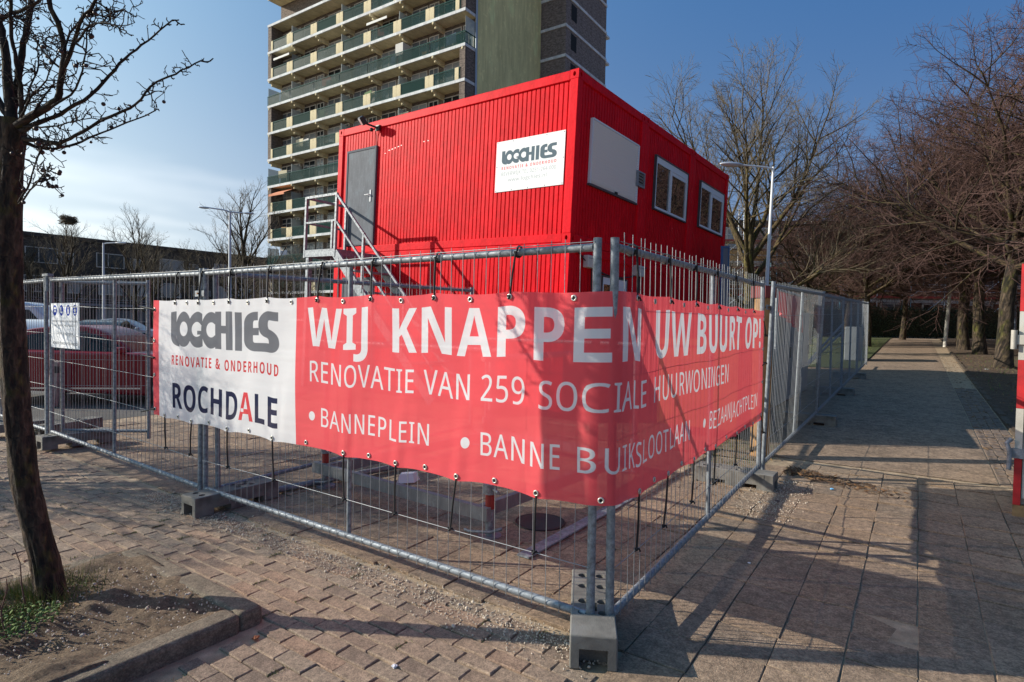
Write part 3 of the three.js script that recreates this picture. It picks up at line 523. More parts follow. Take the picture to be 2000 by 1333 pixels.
function door(t, x, y, w, h) {
  const d = part('door', gb((g) => g.box(0.045, 0.03, 0, w - 0.045, h - 0.045, 0.035)), M.doorGrey, t); d.position.set(x, y, -0.03);
  part('door_frame', gb((g) => { g.box(0, 0, -0.01, 0.043, h, 0.045); g.box(w - 0.043, 0, -0.01, w, h, 0.045); g.box(0.043, h - 0.043, -0.01, w - 0.043, h, 0.045); g.box(0.043, 0, -0.01, w - 0.043, 0.028, 0.045); }), phy({ color: C(0.11, 0.12, 0.14), roughness: 0.7, specularIntensity: 0.1 }), d);
  const hd = part('handle', gb((g) => { g.box(w - 0.155, h * 0.44, 0.035, w - 0.115, h * 0.44 + 0.24, 0.047); g.rod(V3(w - 0.135, h * 0.44 + 0.14, 0.045), V3(w - 0.135, h * 0.44 + 0.14, 0.085), 0.011, 8); g.rod(V3(w - 0.13, h * 0.44 + 0.14, 0.085), V3(w - 0.27, h * 0.44 + 0.14, 0.085), 0.011, 8); }), M.white, d); void hd;
}
// a window in the end wall (x = CL): z0, z1 are distances back from the front corner
function endWindow(t, z0, z1, y0, y1) {
  const w = z1 - z0, h = y1 - y0, b = 0.045;
  const o = part('window', gb((g) => { g.box(0, 0, 0, w, 0.025, 0.05); g.box(0, h - 0.025, 0, w, h, 0.05); g.box(0, 0.025, 0, 0.025, h - 0.025, 0.05); g.box(w - 0.025, 0.025, 0, w, h - 0.025, 0.05); }), std({ color: C(0.05, 0.055, 0.06), roughness: 0.5 }), t);
  o.position.set(CL - 0.028, y0, -z0); o.rotation.y = Math.PI / 2;
  part('window_frame', gb((g) => { const s = 0.027, m = w * 0.46; g.box(s, s, 0, w - s, s + b, 0.042); g.box(s, h - s - 0.12, 0, w - s, h - s, 0.038); g.box(s, s + b, 0, s + b, h - s - 0.12, 0.042); g.box(w - s - b, s + b, 0, w - s, h - s - 0.12, 0.042); g.box(m - b / 2 - 0.02, s + b, 0, m + b / 2 + 0.02, h - s - 0.12, 0.044); g.box(m + 0.05, h - 0.22, 0.0, w - s - b, h - s - 0.12, 0.03); }), M.pvc, o);
  part('pane', boxG(0.09, 0.09, 0.004, w * 0.46 - 0.04, h - 0.15, 0.016), M.glass, o); part('pane', boxG(w * 0.46 + 0.05, 0.09, 0.004, w - 0.09, h - 0.2, 0.016), M.glass, o);
}
function plate(w, h, scale, draw) { const c = document.createElement('canvas'); c.width = Math.round(w * scale); c.height = Math.round(h * scale); const x = c.getContext('2d'); x.scale(scale, scale); draw(x); const t = new THREE.CanvasTexture(c); t.colorSpace = THREE.SRGBColorSpace; t.anisotropy = 8; return t; }
// the firm's bold rounded wordmark, drawn inside a box at x, y of w by h (y down)
function wordmark(c, x, y, w, h, colour, bg) {
  c.save(); c.translate(x, y); c.scale(w / 690, h / 250); c.strokeStyle = colour; c.fillStyle = colour; c.lineCap = 'butt'; c.lineJoin = 'miter';
  const line = (lw, ...p) => { c.lineWidth = lw; c.beginPath(); p.forEach(([a, b], k) => (k ? c.lineTo(a, b) : c.moveTo(a, b))); c.stroke(); };
  const ring = (ox, oy, rx, ry, ix, iy, sx, sy, gap) => { c.beginPath(); c.ellipse(ox, oy, rx, ry, 0, 0, 7); c.closePath(); c.ellipse(ix, iy, sx, sy, 0, 0, 7); c.closePath(); if (gap) { c.moveTo(ix + sx * 0.55, iy + gap[0]); c.lineTo(ox + rx + 4, iy + gap[1]); c.lineTo(ox + rx + 4, iy + gap[2]); c.lineTo(ix + sx * 0.55, iy + gap[3]); c.closePath(); } c.fill('evenodd'); };
  c.lineWidth = 44; c.beginPath(); c.moveTo(22, 0); c.lineTo(22, 165); c.quadraticCurveTo(22, 228, 70, 228); c.stroke();
  c.save(); c.beginPath(); c.rect(0, 0, 226, 250); c.clip(); c.beginPath(); c.ellipse(196, 125, 66, 125, 0, 0, 7); c.ellipse(190, 122, 34, 52, 0, 0, 7); c.fill('evenodd'); c.restore();
  c.fillStyle = bg; c.fillRect(206, 92, 30, 36); c.fillStyle = colour;
  c.beginPath(); c.ellipse(98, 125, 58, 125, 0, 0, 7); c.ellipse(99, 122, 29, 52, 0, 0, 7); c.fill('evenodd');
  c.save(); c.beginPath(); c.rect(0, 0, 316, 250); c.clip(); c.beginPath(); c.ellipse(284, 125, 66, 125, 0, 0, 7); c.ellipse(285, 122, 33, 52, 0, 0, 7); c.fill('evenodd'); c.restore();
  c.fillStyle = bg; c.fillRect(300, 84, 14, 76); c.fillStyle = colour; c.save(); c.beginPath(); c.rect(0, 0, 232, 250); c.clip(); line(26, [192, 146], [238, 146]); c.restore();
  line(40, [332, 0], [332, 250]); line(40, [400, 0], [400, 250]); line(50, [332, 118], [400, 118]); line(42, [456, 0], [456, 250]);
  c.lineWidth = 54; c.beginPath(); c.moveTo(572, 27); c.lineTo(556, 27); c.quadraticCurveTo(516, 27, 516, 80); c.lineTo(516, 172); c.quadraticCurveTo(516, 223, 562, 223); c.lineTo(630, 223); c.quadraticCurveTo(662, 223, 662, 190); c.quadraticCurveTo(662, 146, 628, 136); c.quadraticCurveTo(602, 126, 602, 80); c.quadraticCurveTo(602, 27, 642, 27); c.lineTo(684, 27); c.stroke();
  line(46, [516, 125], [578, 125]); c.restore();
}
// words spread over an exact width and cap height (y = baseline)
function spread(c, text, x, y, w, cap, font, colour, spacing = 0) {
  c.save(); c.translate(x, y); c.fillStyle = colour; c.font = font.replace('#', '100'); const chars = [...text]; let tot = 0; const ws = chars.map((ch) => c.measureText(ch).width); ws.forEach((q, k) => { tot += q + (k < ws.length - 1 ? spacing : 0); });
  c.scale(w / tot, cap / 71.4); let at = 0; chars.forEach((ch, k) => { c.fillText(ch, at, 0); at += ws[k] + spacing; }); c.restore();
}
const GREY = '#5d6c75', REDW = '#e8474e';
{
  const top0 = container(0, 1, 'upper red container with the firm sign, grey door and roller shutter');
  door(top0, 0.33, CH - 2.53, 0.96, 2.02);
  // roller shutter: box, slats, side guides
  const sh = part('roller_shutter', gb((g) => { const w = 1.72, h = 1.03, n = 22; for (let k = 0; k < n; k++) { const y = 0.02 + k * (h - 0.02) / n, d = (h - 0.02) / n; g.quad(V3(0.03, y, 0.016), V3(w - 0.03, y, 0.016), V3(w - 0.03, y + d * 0.8, 0.042), V3(0.03, y + d * 0.8, 0.042)); g.quad(V3(0.03, y + d * 0.8, 0.042), V3(w - 0.03, y + d * 0.8, 0.042), V3(w - 0.03, y + d, 0.03), V3(0.03, y + d, 0.03)); } }), M.slat, top0);
  sh.position.set(CL - 0.03, CH - 1.67, -0.48); sh.rotation.y = Math.PI / 2;
  part('shutter_guide', gb((g) => { g.box(-0.005, 0, 0, 0.03, 1.05, 0.045); g.box(1.69, 0, 0, 1.725, 1.05, 0.045); g.box(0.03, 1.03, 0, 1.69, 1.06, 0.045); }), M.pvc, sh); part('shutter_sill', boxG(-0.02, -0.03, 0, 1.74, 0.0, 0.05), std({ color: C(0.06, 0.065, 0.075), roughness: 0.5 }), sh); part('shutter_lock', boxG(0.86, 0.0, 0.04, 0.94, 0.035, 0.06), M.black, sh);
  const vent = part('vent', gb((g) => { g.box(0, 0, 0, 0.3, 0.03, 0.04); g.box(0, 0.25, 0, 0.3, 0.28, 0.04); g.box(0, 0.03, 0, 0.03, 0.25, 0.04); g.box(0.27, 0.03, 0, 0.3, 0.25, 0.04); for (let k = 0; k < 4; k++) g.quad(V3(0.03, 0.045 + k * 0.055, 0.012), V3(0.27, 0.045 + k * 0.055, 0.012), V3(0.27, 0.07 + k * 0.055, 0.035), V3(0.03, 0.07 + k * 0.055, 0.035)); }), std({ color: C(0.2, 0.22, 0.25), roughness: 0.6 }), top0);
  vent.position.set(CL + 0.008, CH - 1.36, -2.13); vent.rotation.y = Math.PI / 2; part('vent_back', boxG(0.02, 0.02, 0, 0.28, 0.26, 0.008), M.dark, vent);
  part('dent_scrape', gb((g) => { const r = mulberry(5); for (let k = 0; k < 5; k++) { const x = 1.62 + k * 0.0905, y = CH - 0.66 + k * 0.012; g.box(x, y, -0.029, x + rr(0.03, 0.055, r), y + 0.018, -0.0275); } g.box(1.5, CH - 0.7, -0.029, 1.54, CH - 0.69, -0.0275); for (let k = 0; k < 2; k++) g.box(2.62 + k * 0.11, CH - 0.63, -0.029, 2.66 + k * 0.11, CH - 0.615, -0.0275); }), std({ color: C(0.7, 0.42, 0.4), roughness: 0.5 }), top0, 'row of small scraped dents beside the lamp');
  const t1 = container(1, 1, 'upper red container in the middle of the row, with a two-part window'); endWindow(t1, 0.5, 2.18, CH - 1.64, CH - 0.58);
  const t2 = container(2, 1, 'upper red container farthest back, with a two-part window near the lamp post'); endWindow(t2, 0.5, 2.15, CH - 1.6, CH - 0.54);
  const b0 = container(0, 0, 'lower red container behind the banner, nearest the fence corner'); door(b0, 0.33, 0.15, 0.96, 2.02); endWindow(b0, 1.05, 2.0, 0.9, CH - 0.42);
  container(1, 0, 'lower red container in the middle of the row'); container(2, 0, 'lower red container farthest back under the window container');
  // firm sign screwed to the front
  const sg = thing('firm_sign', 'white sign with grey wordmark screwed to the upper red container', 'sign'); sg.position.copy(top0.position); sg.quaternion.copy(contQ);
  const SW = 1.4, SH = 0.86, tx = plate(SW, SH, 720, (c) => {
    c.fillStyle = '#e4e6e6'; c.fillRect(0, 0, SW, SH); wordmark(c, 0.125, 0.17, 1.13, 0.235, GREY, '#e4e6e6');
    spread(c, 'RENOVATIE & ONDERHOUD', 0.125, 0.49, 1.13, 0.052, 'bold #px sans-serif', '#e8575c', 16); spread(c, 'BEVERWIJK TEL 0251-264 000', 0.125, 0.595, 1.13, 0.062, '#px sans-serif', '#9aa2a6', 4); spread(c, 'www.logchies.nl', 0.28, 0.7, 0.8, 0.062, '#px sans-serif', '#9aa2a6', 4);
  });
  const board = part('board', rbox(SW, SH, 0.008, 0.002, 1), M.white, sg); board.position.set(4.46 + SW / 2, CH - 0.91 - SH / 2, -0.022);
  const fg = new THREE.PlaneGeometry(SW - 0.004, SH - 0.004), face = part('printed_face', fg, phy({ map: tx, roughness: 0.8, specularIntensity: 0.1 }), sg); face.position.set(4.46 + SW / 2, CH - 0.91 - SH / 2, -0.0165);
  for (const x of [0.025, 0.36, 0.7, 1.04, SW - 0.025]) for (const y of [0.025, SH - 0.025]) { const s = part('screw', new THREE.SphereGeometry(0.009, 8, 5), M.galv, sg); s.position.set(4.46 + x, CH - 0.91 - y, -0.016); s.scale.z = 0.5; }
  for (const x of [0.025, SW - 0.025]) { const s = part('screw', new THREE.SphereGeometry(0.009, 8, 5), M.galv, sg); s.position.set(4.46 + x, CH - 0.91 - SH / 2, -0.016); s.scale.z = 0.5; }
  // flood lamp above the door
  const fl = thing('flood_lamp', 'small black flood lamp above the grey container door', 'lamp'); fl.position.copy(top0.position); fl.quaternion.copy(contQ);
  const hd = part('lamp_head', rbox(0.2, 0.17, 0.1, 0.02), M.black, fl); hd.position.set(1.13, CH - 0.06, 0.26); hd.rotation.set(0.75, -0.5, 0.1); const ln = part('lens', boxG(-0.085, -0.07, 0.049, 0.085, 0.07, 0.053), std({ color: C(0.35, 0.35, 0.35), roughness: 0.2 }), hd); void ln;
  part('bracket', gb((g) => { g.rod(V3(1.15, CH - 0.1, 0.23), V3(1.3, CH - 0.16, 0.02), 0.02, 8); g.box(1.26, CH - 0.22, -0.005, 1.37, CH - 0.11, 0.03); }), M.black, fl); const sn = part('sensor', new THREE.SphereGeometry(0.04, 12, 8), M.black, fl); sn.position.set(1.22, CH - 0.21, 0.1);
  part('cable', gb((g) => g.tube([V3(1.24, CH - 0.2, 0.02), V3(1.25, CH - 0.3, -0.01), V3(1.24, CH - 0.5, -0.02)], 0.006, 6)), M.black, fl);
  // junction boxes, cable and clip-on panel on the shaded end
  const jb = (z, y, label) => { const o = thing('junction_box', label, 'box', [0, 0, 0], 0, 'white electric boxes on the lower container'); o.position.copy(b0.position); o.quaternion.copy(contQ); const b = part('housing', rbox(0.1, 0.2, 0.3, 0.012), std({ color: C(0.5, 0.5, 0.46), roughness: 0.6 }), o); b.position.set(CL + 0.03, y, -z); part('lid_seam', boxG(0.049, 0.05, -0.14, 0.052, 0.056, 0.14), M.black, b); part('plug', gb((g) => g.rod(V3(0.0, -0.1, -0.06), V3(0.02, -0.9, -0.06), 0.012, 6)), M.black, b); };
  jb(0.6, CH - 0.25, 'white electric box on the shaded container end, left of the corner posts'); jb(2.4, CH - 0.22, 'white electric box on the shaded container end, right of the corner posts');
  const cb = thing('power_cable', 'black cable sagging along the shaded end of the lower container', 'cable'); cb.position.copy(b0.position); cb.quaternion.copy(contQ);
  part('cable', gb((g) => g.tube([0, 1, 2, 3, 4, 5, 6, 7, 8].map((k) => V3(CL + 0.02, CH - 0.12 - 0.3 * Math.sin(k / 8 * Math.PI) ** 0.7, -0.2 - k * 0.32)), 0.011, 6)), M.black, cb);
  const bl = thing('blue_board', 'blue framed board leaning against the shaded container end', 'board'); bl.position.copy(b0.position); bl.quaternion.copy(contQ);
  const fr = part('frame', gb((g) => { g.box(-0.25, 0, -0.02, -0.2, 1.9, 0.02); g.box(0.2, 0, -0.02, 0.25, 1.9, 0.02); g.box(-0.2, 1.85, -0.02, 0.2, 1.9, 0.02); g.box(-0.2, 0, -0.02, 0.2, 0.05, 0.02); }), std({ color: C(0.05, 0.14, 0.3), roughness: 0.5 }), bl); fr.position.set(CL + 0.5, CH - 1.2, -6.05); fr.rotation.set(0, Math.PI / 2, 0.12); part('sheet', boxG(-0.2, 0.05, -0.012, 0.2, 1.85, 0.008), std({ color: C(0.16, 0.2, 0.24), roughness: 0.35 }), fr);
}
// ---- steel stair with landing up to the grey door
{
  const t = thing('steel_stair', 'galvanized steel stair and landing up to the grey container door', 'stair'); t.position.copy(contBase(0, 1)); t.quaternion.copy(contQ);
  const LY = -0.06, X0 = 0.42, X1 = 1.44, Z1 = 1.02, ax = 2.75, drop = 2.62, P = (x, y, z) => V3(x, y, z);
  part('landing_frame', gb((g) => { g.box(X0, LY - 0.14, Z1 - 0.05, X1, LY, Z1); g.box(X0, LY - 0.14, 0.0, X0 + 0.05, LY, Z1 - 0.05); g.box(X1 - 0.05, LY - 0.14, 0, X1, LY, Z1 - 0.05); }), M.galv, t);
  part('grating', gb((g) => { for (let k = 0; k < 30; k++) g.box(X0 + 0.05 + k * 0.0307, LY - 0.035, 0.02, X0 + 0.056 + k * 0.0307, LY - 0.003, Z1 - 0.05); for (let k = 0; k < 9; k++) g.box(X0 + 0.05, LY - 0.03, 0.06 + k * 0.11, X1 - 0.05, LY - 0.008, 0.067 + k * 0.11); }), M.galv, t);
  for (const z of [0.06, Z1 - 0.03]) part('stringer', gb((g) => g.bar(P(X1 - 0.02, LY - 0.08, z), P(X1 + ax, LY - drop, z), 0.05, 0.17)), M.galv, t);
  for (let k = 1; k < 13; k++) { const f = k / 13; part('tread', boxG(X1 + ax * f - 0.12, LY - drop * f - 0.03, 0.085, X1 + ax * f + 0.12, LY - drop * f, Z1 - 0.055), M.galv, t); }
  const hr = 1.04; const rail = (z) => gb((g) => { g.bar(P(X1 - 0.03, LY + hr, z), P(X1 + ax, LY - drop + hr, z), 0.038, 0.038); g.bar(P(X1 - 0.03, LY + hr * 0.52, z), P(X1 + ax, LY - drop + hr * 0.52, z), 0.035, 0.035); });
  part('handrail', rail(Z1 - 0.02), M.galv, t);
  part('landing_rail', gb((g) => { g.bar(P(X0 - 0.02, LY + hr, Z1 - 0.02), P(X1, LY + hr, Z1 - 0.02), 0.045); g.bar(P(X0, LY + hr * 0.52, Z1 - 0.02), P(X1, LY + hr * 0.52, Z1 - 0.02), 0.035); g.bar(P(X0 + 0.01, LY + hr, Z1 - 0.04), P(X0 + 0.01, LY + hr, 0.03), 0.045); g.bar(P(X0 + 0.01, LY + hr * 0.52, Z1 - 0.04), P(X0 + 0.01, LY + hr * 0.52, 0.03), 0.035); }), M.galv, t);
  for (const [x, z, y0, y1] of [[X0 + 0.01, Z1 - 0.02, -0.15, hr], [X1 - 0.02, Z1 - 0.02, -0.15, hr], [X0 + 0.01, 0.05, -0.1, hr], [X1 - 0.12, Z1 - 0.02, 0, hr * 0.52]]) part('rail_post', gb((g) => g.bar(P(x, LY + y0, z), P(x, LY + y1 - 0.02, z), 0.05, 0.05, V3(0, 0, 1))), M.galv, t);
  for (const z of [Z1 - 0.02]) for (const f of [0.3, 0.72]) part('rail_post', gb((g) => g.bar(P(X1 + ax * f, LY - drop * f - 0.05, z), P(X1 + ax * f, LY - drop * f + hr, z), 0.045, 0.045, V3(0, 0, 1))), M.galv, t);
  for (const x of [X0 + 0.1]) part('support_leg', gb((g) => g.bar(P(x, LY - 0.14, Z1 - 0.06), P(x, -CH - 0.1, Z1 - 0.06), 0.09, 0.09, V3(0, 0, 1))), M.galv, t);
}

// ================================================================ mobile fence panels on concrete feet
function fencePanel(p0, p1, y0, y1, label, o = {}) {
  const dx = p1[0] - p0[0], dz = p1[1] - p0[1], L = Math.hypot(dx, dz), H = 2.0, r = mulberry(Math.round(L * 1000) + Math.round(p0[0] * 100) + 7);
  const t = thing('mobile_fence', label, 'fence', [p0[0], y0, p0[1]], Math.atan2(-dz, dx), 'galvanized mesh fence panels');
  t.rotation.order = 'YXZ'; t.rotation.z = Math.atan2(y1 - y0, L); t.rotation.x = o.lean ?? 0;
  const P = (x, y, z = 0) => V3(x, y, z);
  for (const x of [0, L]) part('post', gb((g) => { g.rod(P(x, 0), P(x, H), 0.0215, 16); }), M.galv, t);
  if (L > 2) part('middle_post', gb((g) => g.rod(P(L / 2, 0.1, -0.012), P(L / 2, H - 0.06, -0.012), 0.0165, 12)), M.galv, t);
  part('top_rail', gb((g) => g.rod(P(0.02, H - 0.045), P(L - 0.02, H - 0.045), 0.0205, 12)), M.galv, t);
  part('bottom_rail', gb((g) => g.rod(P(0.02, 0.095), P(L - 0.02, 0.095), 0.0205, 12)), M.galv, t);
  const w = gb((g) => {
    const n = Math.round(L / 0.0855);
    for (let k = 1; k < n; k++) {
      const x = k / n * L, b = o.bent && r() < o.bent ? rr(-0.035, 0.035, r) : rr(-0.003, 0.003, r), top = H + rr(-0.012, 0.004, r) + (o.tall ?? 0);
      g.tube([P(x, 0.068, 0.0235), P(x + b * 0.2, 0.7, 0.0235), P(x + b * 0.6, 1.45, 0.0235 + Math.abs(b) * 0.2), P(x + b, top, 0.0235)], 0.0021, 5, false);
    }
    for (const y of [0.35, 0.67, 0.99, 1.31, 1.64]) g.tube([0, 0.25, 0.5, 0.75, 1].map((f) => P(f * L, y + rr(-0.006, 0.006, r), 0.0275)), 0.0023, 5, false);
    g.tube([P(0, H - 0.02, 0.0275), P(L, H - 0.02, 0.0275)], 0.0023, 5, false);
  });
  stuff(part('wire_mesh', w, M.wire, t));
  return t;
}
const footGeo = (() => { // concrete foot: chamfered bar, grip notches below, an opening in each end, holes in the top
  const ev = new Evaluator(); ev.attributes = ['position', 'normal', 'uv']; ev.useGroups = false;
  let b = new Brush(new RoundedBoxGeometry(0.225, 0.165, 0.76, 2, 0.009).translate(0, 0.083, 0)); b.updateMatrixWorld();
  const cut = (geo, x, y, z) => { const c = new Brush(geo); c.position.set(x, y, z); c.updateMatrixWorld(); b = ev.evaluate(b, c, SUBTRACTION); b.updateMatrixWorld(); };
  for (const z of [-0.4, 0.4]) cut(new THREE.BoxGeometry(0.135, 0.2, 0.2), 0, 0.0, z);
  for (const z of [-0.15, 0.15]) cut(new THREE.BoxGeometry(0.4, 0.09, 0.15), 0, 0.01, z);
  for (const z of [-0.29, -0.15, 0.03, 0.15]) for (const x of [-0.05, 0.05]) cut(new THREE.CylinderGeometry(0.026, 0.026, 0.1, 14), x, 0.165, z);
  cut(new THREE.BoxGeometry(0.045, 0.12, 0.09), 0, 0.15, 0.09);
  return metreUV(b.geometry);
})();
function foot(x, y, z, turn, label) { const m = single('concrete_block', footGeo, M.block, label, 'concrete block', 'concrete fence feet'); m.position.set(x, y, z); m.rotation.y = turn; return m; }
const FC = [0.417, -2.945], FR = [0.515, -2.945], FL = [-2.638, -5.069], FFL = [-5.67, -7.244], FRR = [2.565, -6.046];
const TURN_V = Math.atan2(0.5664, -0.8241), TURN_U = Math.atan2(0.8241, 0.5664);
fencePanel(FL, FC, 0.057, 0.053, 'mesh fence panel behind the front of the banner, from the middle foot to the corner');
fencePanel(FFL, [FL[0] - 0.07, FL[1] - 0.045], 0.112, 0.057, 'mesh fence panel carrying the white safety notice');
fencePanel(FR, FRR, 0.053, 0.098, 'mesh fence panel behind the right side of the banner, with bent wire tips', { bent: 0.3, tall: 0.03 });
fencePanel([2.66, -6.17], [4.81, -9.27], 0.1, 0.2, 'leaning mesh fence panel right after the banner end', { lean: 0.035, bent: 0.25 });
fencePanel([4.87, -9.36], [6.98, -12.45], 0.2, 0.29, 'second mesh fence panel beyond the banner end along the path', { bent: 0.1 });
fencePanel([7.04, -12.54], [9.15, -15.6], 0.29, 0.38, 'third mesh fence panel beyond the banner end, in container shade');
fencePanel([9.2, -15.7], [11.3, -18.75], 0.38, 0.48, 'farthest mesh fence panel along the park path');
fencePanel([-8.75, -9.4], [FFL[0] - 0.14, FFL[1] - 0.1], 0.11, 0.112, 'mesh fence panel in front of the red car, behind the tree trunk');
fencePanel([FL[0] + 0.1, FL[1] - 0.02], [-0.55, -8.12], 0.06, 0.11, 'mesh fence panel inside the yard running back towards the red containers');
fencePanel([FFL[0] + 0.03, FFL[1] - 0.14], [-4.58, -7.42], 0.1, 0.1, 'narrow mesh gate leaf standing open beside the safety notice');
foot(0.447, 0, -3.09, -0.117, 'concrete fence foot under the fence corner, nearest the camera');
foot(-2.42, 0, -5.1, TURN_V, 'concrete fence foot under the middle joint of the front fence');
foot(-5.45, 0.02, -7.35, TURN_V, 'concrete fence foot below the safety notice');
foot(2.28, 0.03, -5.92, TURN_U, 'concrete fence foot at the right end of the banner');
foot(4.66, 0.125, -9.17, TURN_U, 'concrete fence foot after the first panel beyond the banner');
foot(6.8, 0.22, -12.4, TURN_U, 'concrete fence foot after the second panel beyond the banner');
foot(8.9, 0.31, -15.5, TURN_U, 'concrete fence foot after the third panel beyond the banner');
foot(-6.75, 0.015, -8.0, TURN_V, 'concrete fence foot lying behind the tree trunk');
foot(-6.1, 0.02, -8.15, TURN_V + 0.35, 'concrete fence foot lying inside the yard left of the notice');
foot(-0.3, 0.02, -8.0, TURN_U, 'concrete fence foot inside the yard before the containers');
{ // cap bracket over the post pair by the notice, couplers at the joints
  const cp = thing('fence_coupler', 'white T-shaped cap over the fence posts left of the notice', 'coupler', [FFL[0] - 0.06, 2.1, FFL[1] - 0.03], Math.atan2(-0.5664, 0.8241), 'fence couplers');
  part('cap', gb((g) => { g.box(-0.09, 0.02, -0.03, 0.1, 0.05, 0.03); g.rod(V3(0.035, -0.16, 0.01), V3(0.035, 0.03, 0.01), 0.025, 12); g.rod(V3(-0.05, -1.95, 0), V3(-0.05, 0.03, 0), 0.02, 12); }), M.galv, cp);
  const cl = (x, y, z, turn, label) => { const o = thing('fence_coupler', label, 'coupler', [x, y, z], turn, 'fence couplers'); part('clamp', gb((g) => { g.box(-0.075, -0.025, 0.022, 0.075, 0.025, 0.03); g.box(-0.075, -0.025, -0.03, 0.075, 0.025, -0.022); }), M.galv, o); part('bolt', gb((g) => g.rod(V3(0, 0, -0.05), V3(0, 0, 0.05), 0.008, 8)), std({ color: C(0.3, 0.14, 0.05), roughness: 0.8, metalness: 0.3 }), o); };
  cl(FL[0] - 0.035, 1.84, FL[1] - 0.022, Math.atan2(-0.5664, 0.8241), 'rusty coupler joining the two front fence panels above the banner'); cl(2.61, 1.83, -6.1, Math.atan2(0.83, 0.56), 'coupler joining the fence panels at the right end of the banner');
}
// ---- the long banner round the corner
const BT = 1.79, BB = 0.715, BH = BT - BB, BL = 8.27, SPLIT = 4.2;
function drawBanner(c, s0, s1) { // in metres from the left end, y down from the top edge
  const w = (a, b) => b - a; c.translate(-s0, 0);
  c.fillStyle = '#f65f66'; c.fillRect(s0, 0, s1 - s0, BH); c.fillStyle = '#eff0f2'; c.fillRect(0.11, 0, 2.08, BH);
  wordmark(c, 0.335, 0.105, 1.645, 0.31, '#74777e', '#eff0f2');
  spread(c, 'RENOVATIE & ONDERHOUD', 0.345, 0.582, 1.63, 0.086, 'bold #px sans-serif', '#d23a3e', 14);
  { // housing association's name, with its red stencil A
    const L = 'ROCHDALE', x0 = 0.34, W = 1.64, y = 0.975, cap = 0.225; c.save(); c.font = 'bold 100px sans-serif'; let tot = 0; for (const ch of L) tot += c.measureText(ch).width; c.translate(x0, y); c.scale(W / tot, cap / 71.4); let at = 0;
    for (const ch of L) { const q = c.measureText(ch).width; c.fillStyle = ch === 'A' ? '#e2494f' : '#1d2549'; c.fillText(ch, at, 0); if (ch === 'A') { c.fillStyle = '#e9ebee'; c.fillRect(at + q * 0.16, -31, q * 0.2, 9); } at += q; } c.restore();
  }
  for (const [t, a, b] of [['WIJ', 2.335, 2.975], ['KNAPPEN', 3.15, 4.965], ['UW', 5.14, 5.83], ['BUURT', 5.96, 7.31], ['OP!', 7.45, 8.125]]) spread(c, t, a - 0.012, 0.352, b - a + 0.024, 0.275, 'bold #px sans-serif', '#f0f0f2', 1);
  for (const [t, a, b] of [['RENOVATIE', 2.34, 3.375], ['VAN', 3.447, 3.825], ['259', 3.884, 4.194], ['SOCIALE', 4.265, 5.05], ['HUURWONINGEN', 5.15, 6.873]]) spread(c, t, a, 0.605, b - a, 0.148, '#px sans-serif', '#f0f0f2', 2);
  const dot = (x, y) => { c.fillStyle = '#f0f0f2'; c.beginPath(); c.arc(x, y, 0.033, 0, 7); c.fill(); };
  dot(2.375, 0.85); spread(c, 'BANNEPLEIN', 2.46, 0.915, 1.05, 0.13, '#px sans-serif', '#f0f0f2', 3);
  dot(3.78, 0.85); spread(c, 'BANNE', 3.88, 0.915, 0.54, 0.13, '#px sans-serif', '#f0f0f2', 3); spread(c, 'BUIKSLOOTLAAN', 4.494, 0.915, 1.38, 0.13, '#px sans-serif', '#f0f0f2', 3);
  dot(6.18, 0.85); spread(c, 'BEZAANJACHTPLEIN', 6.31, 0.915, 1.74, 0.13, '#px sans-serif', '#f0f0f2', 3);
}
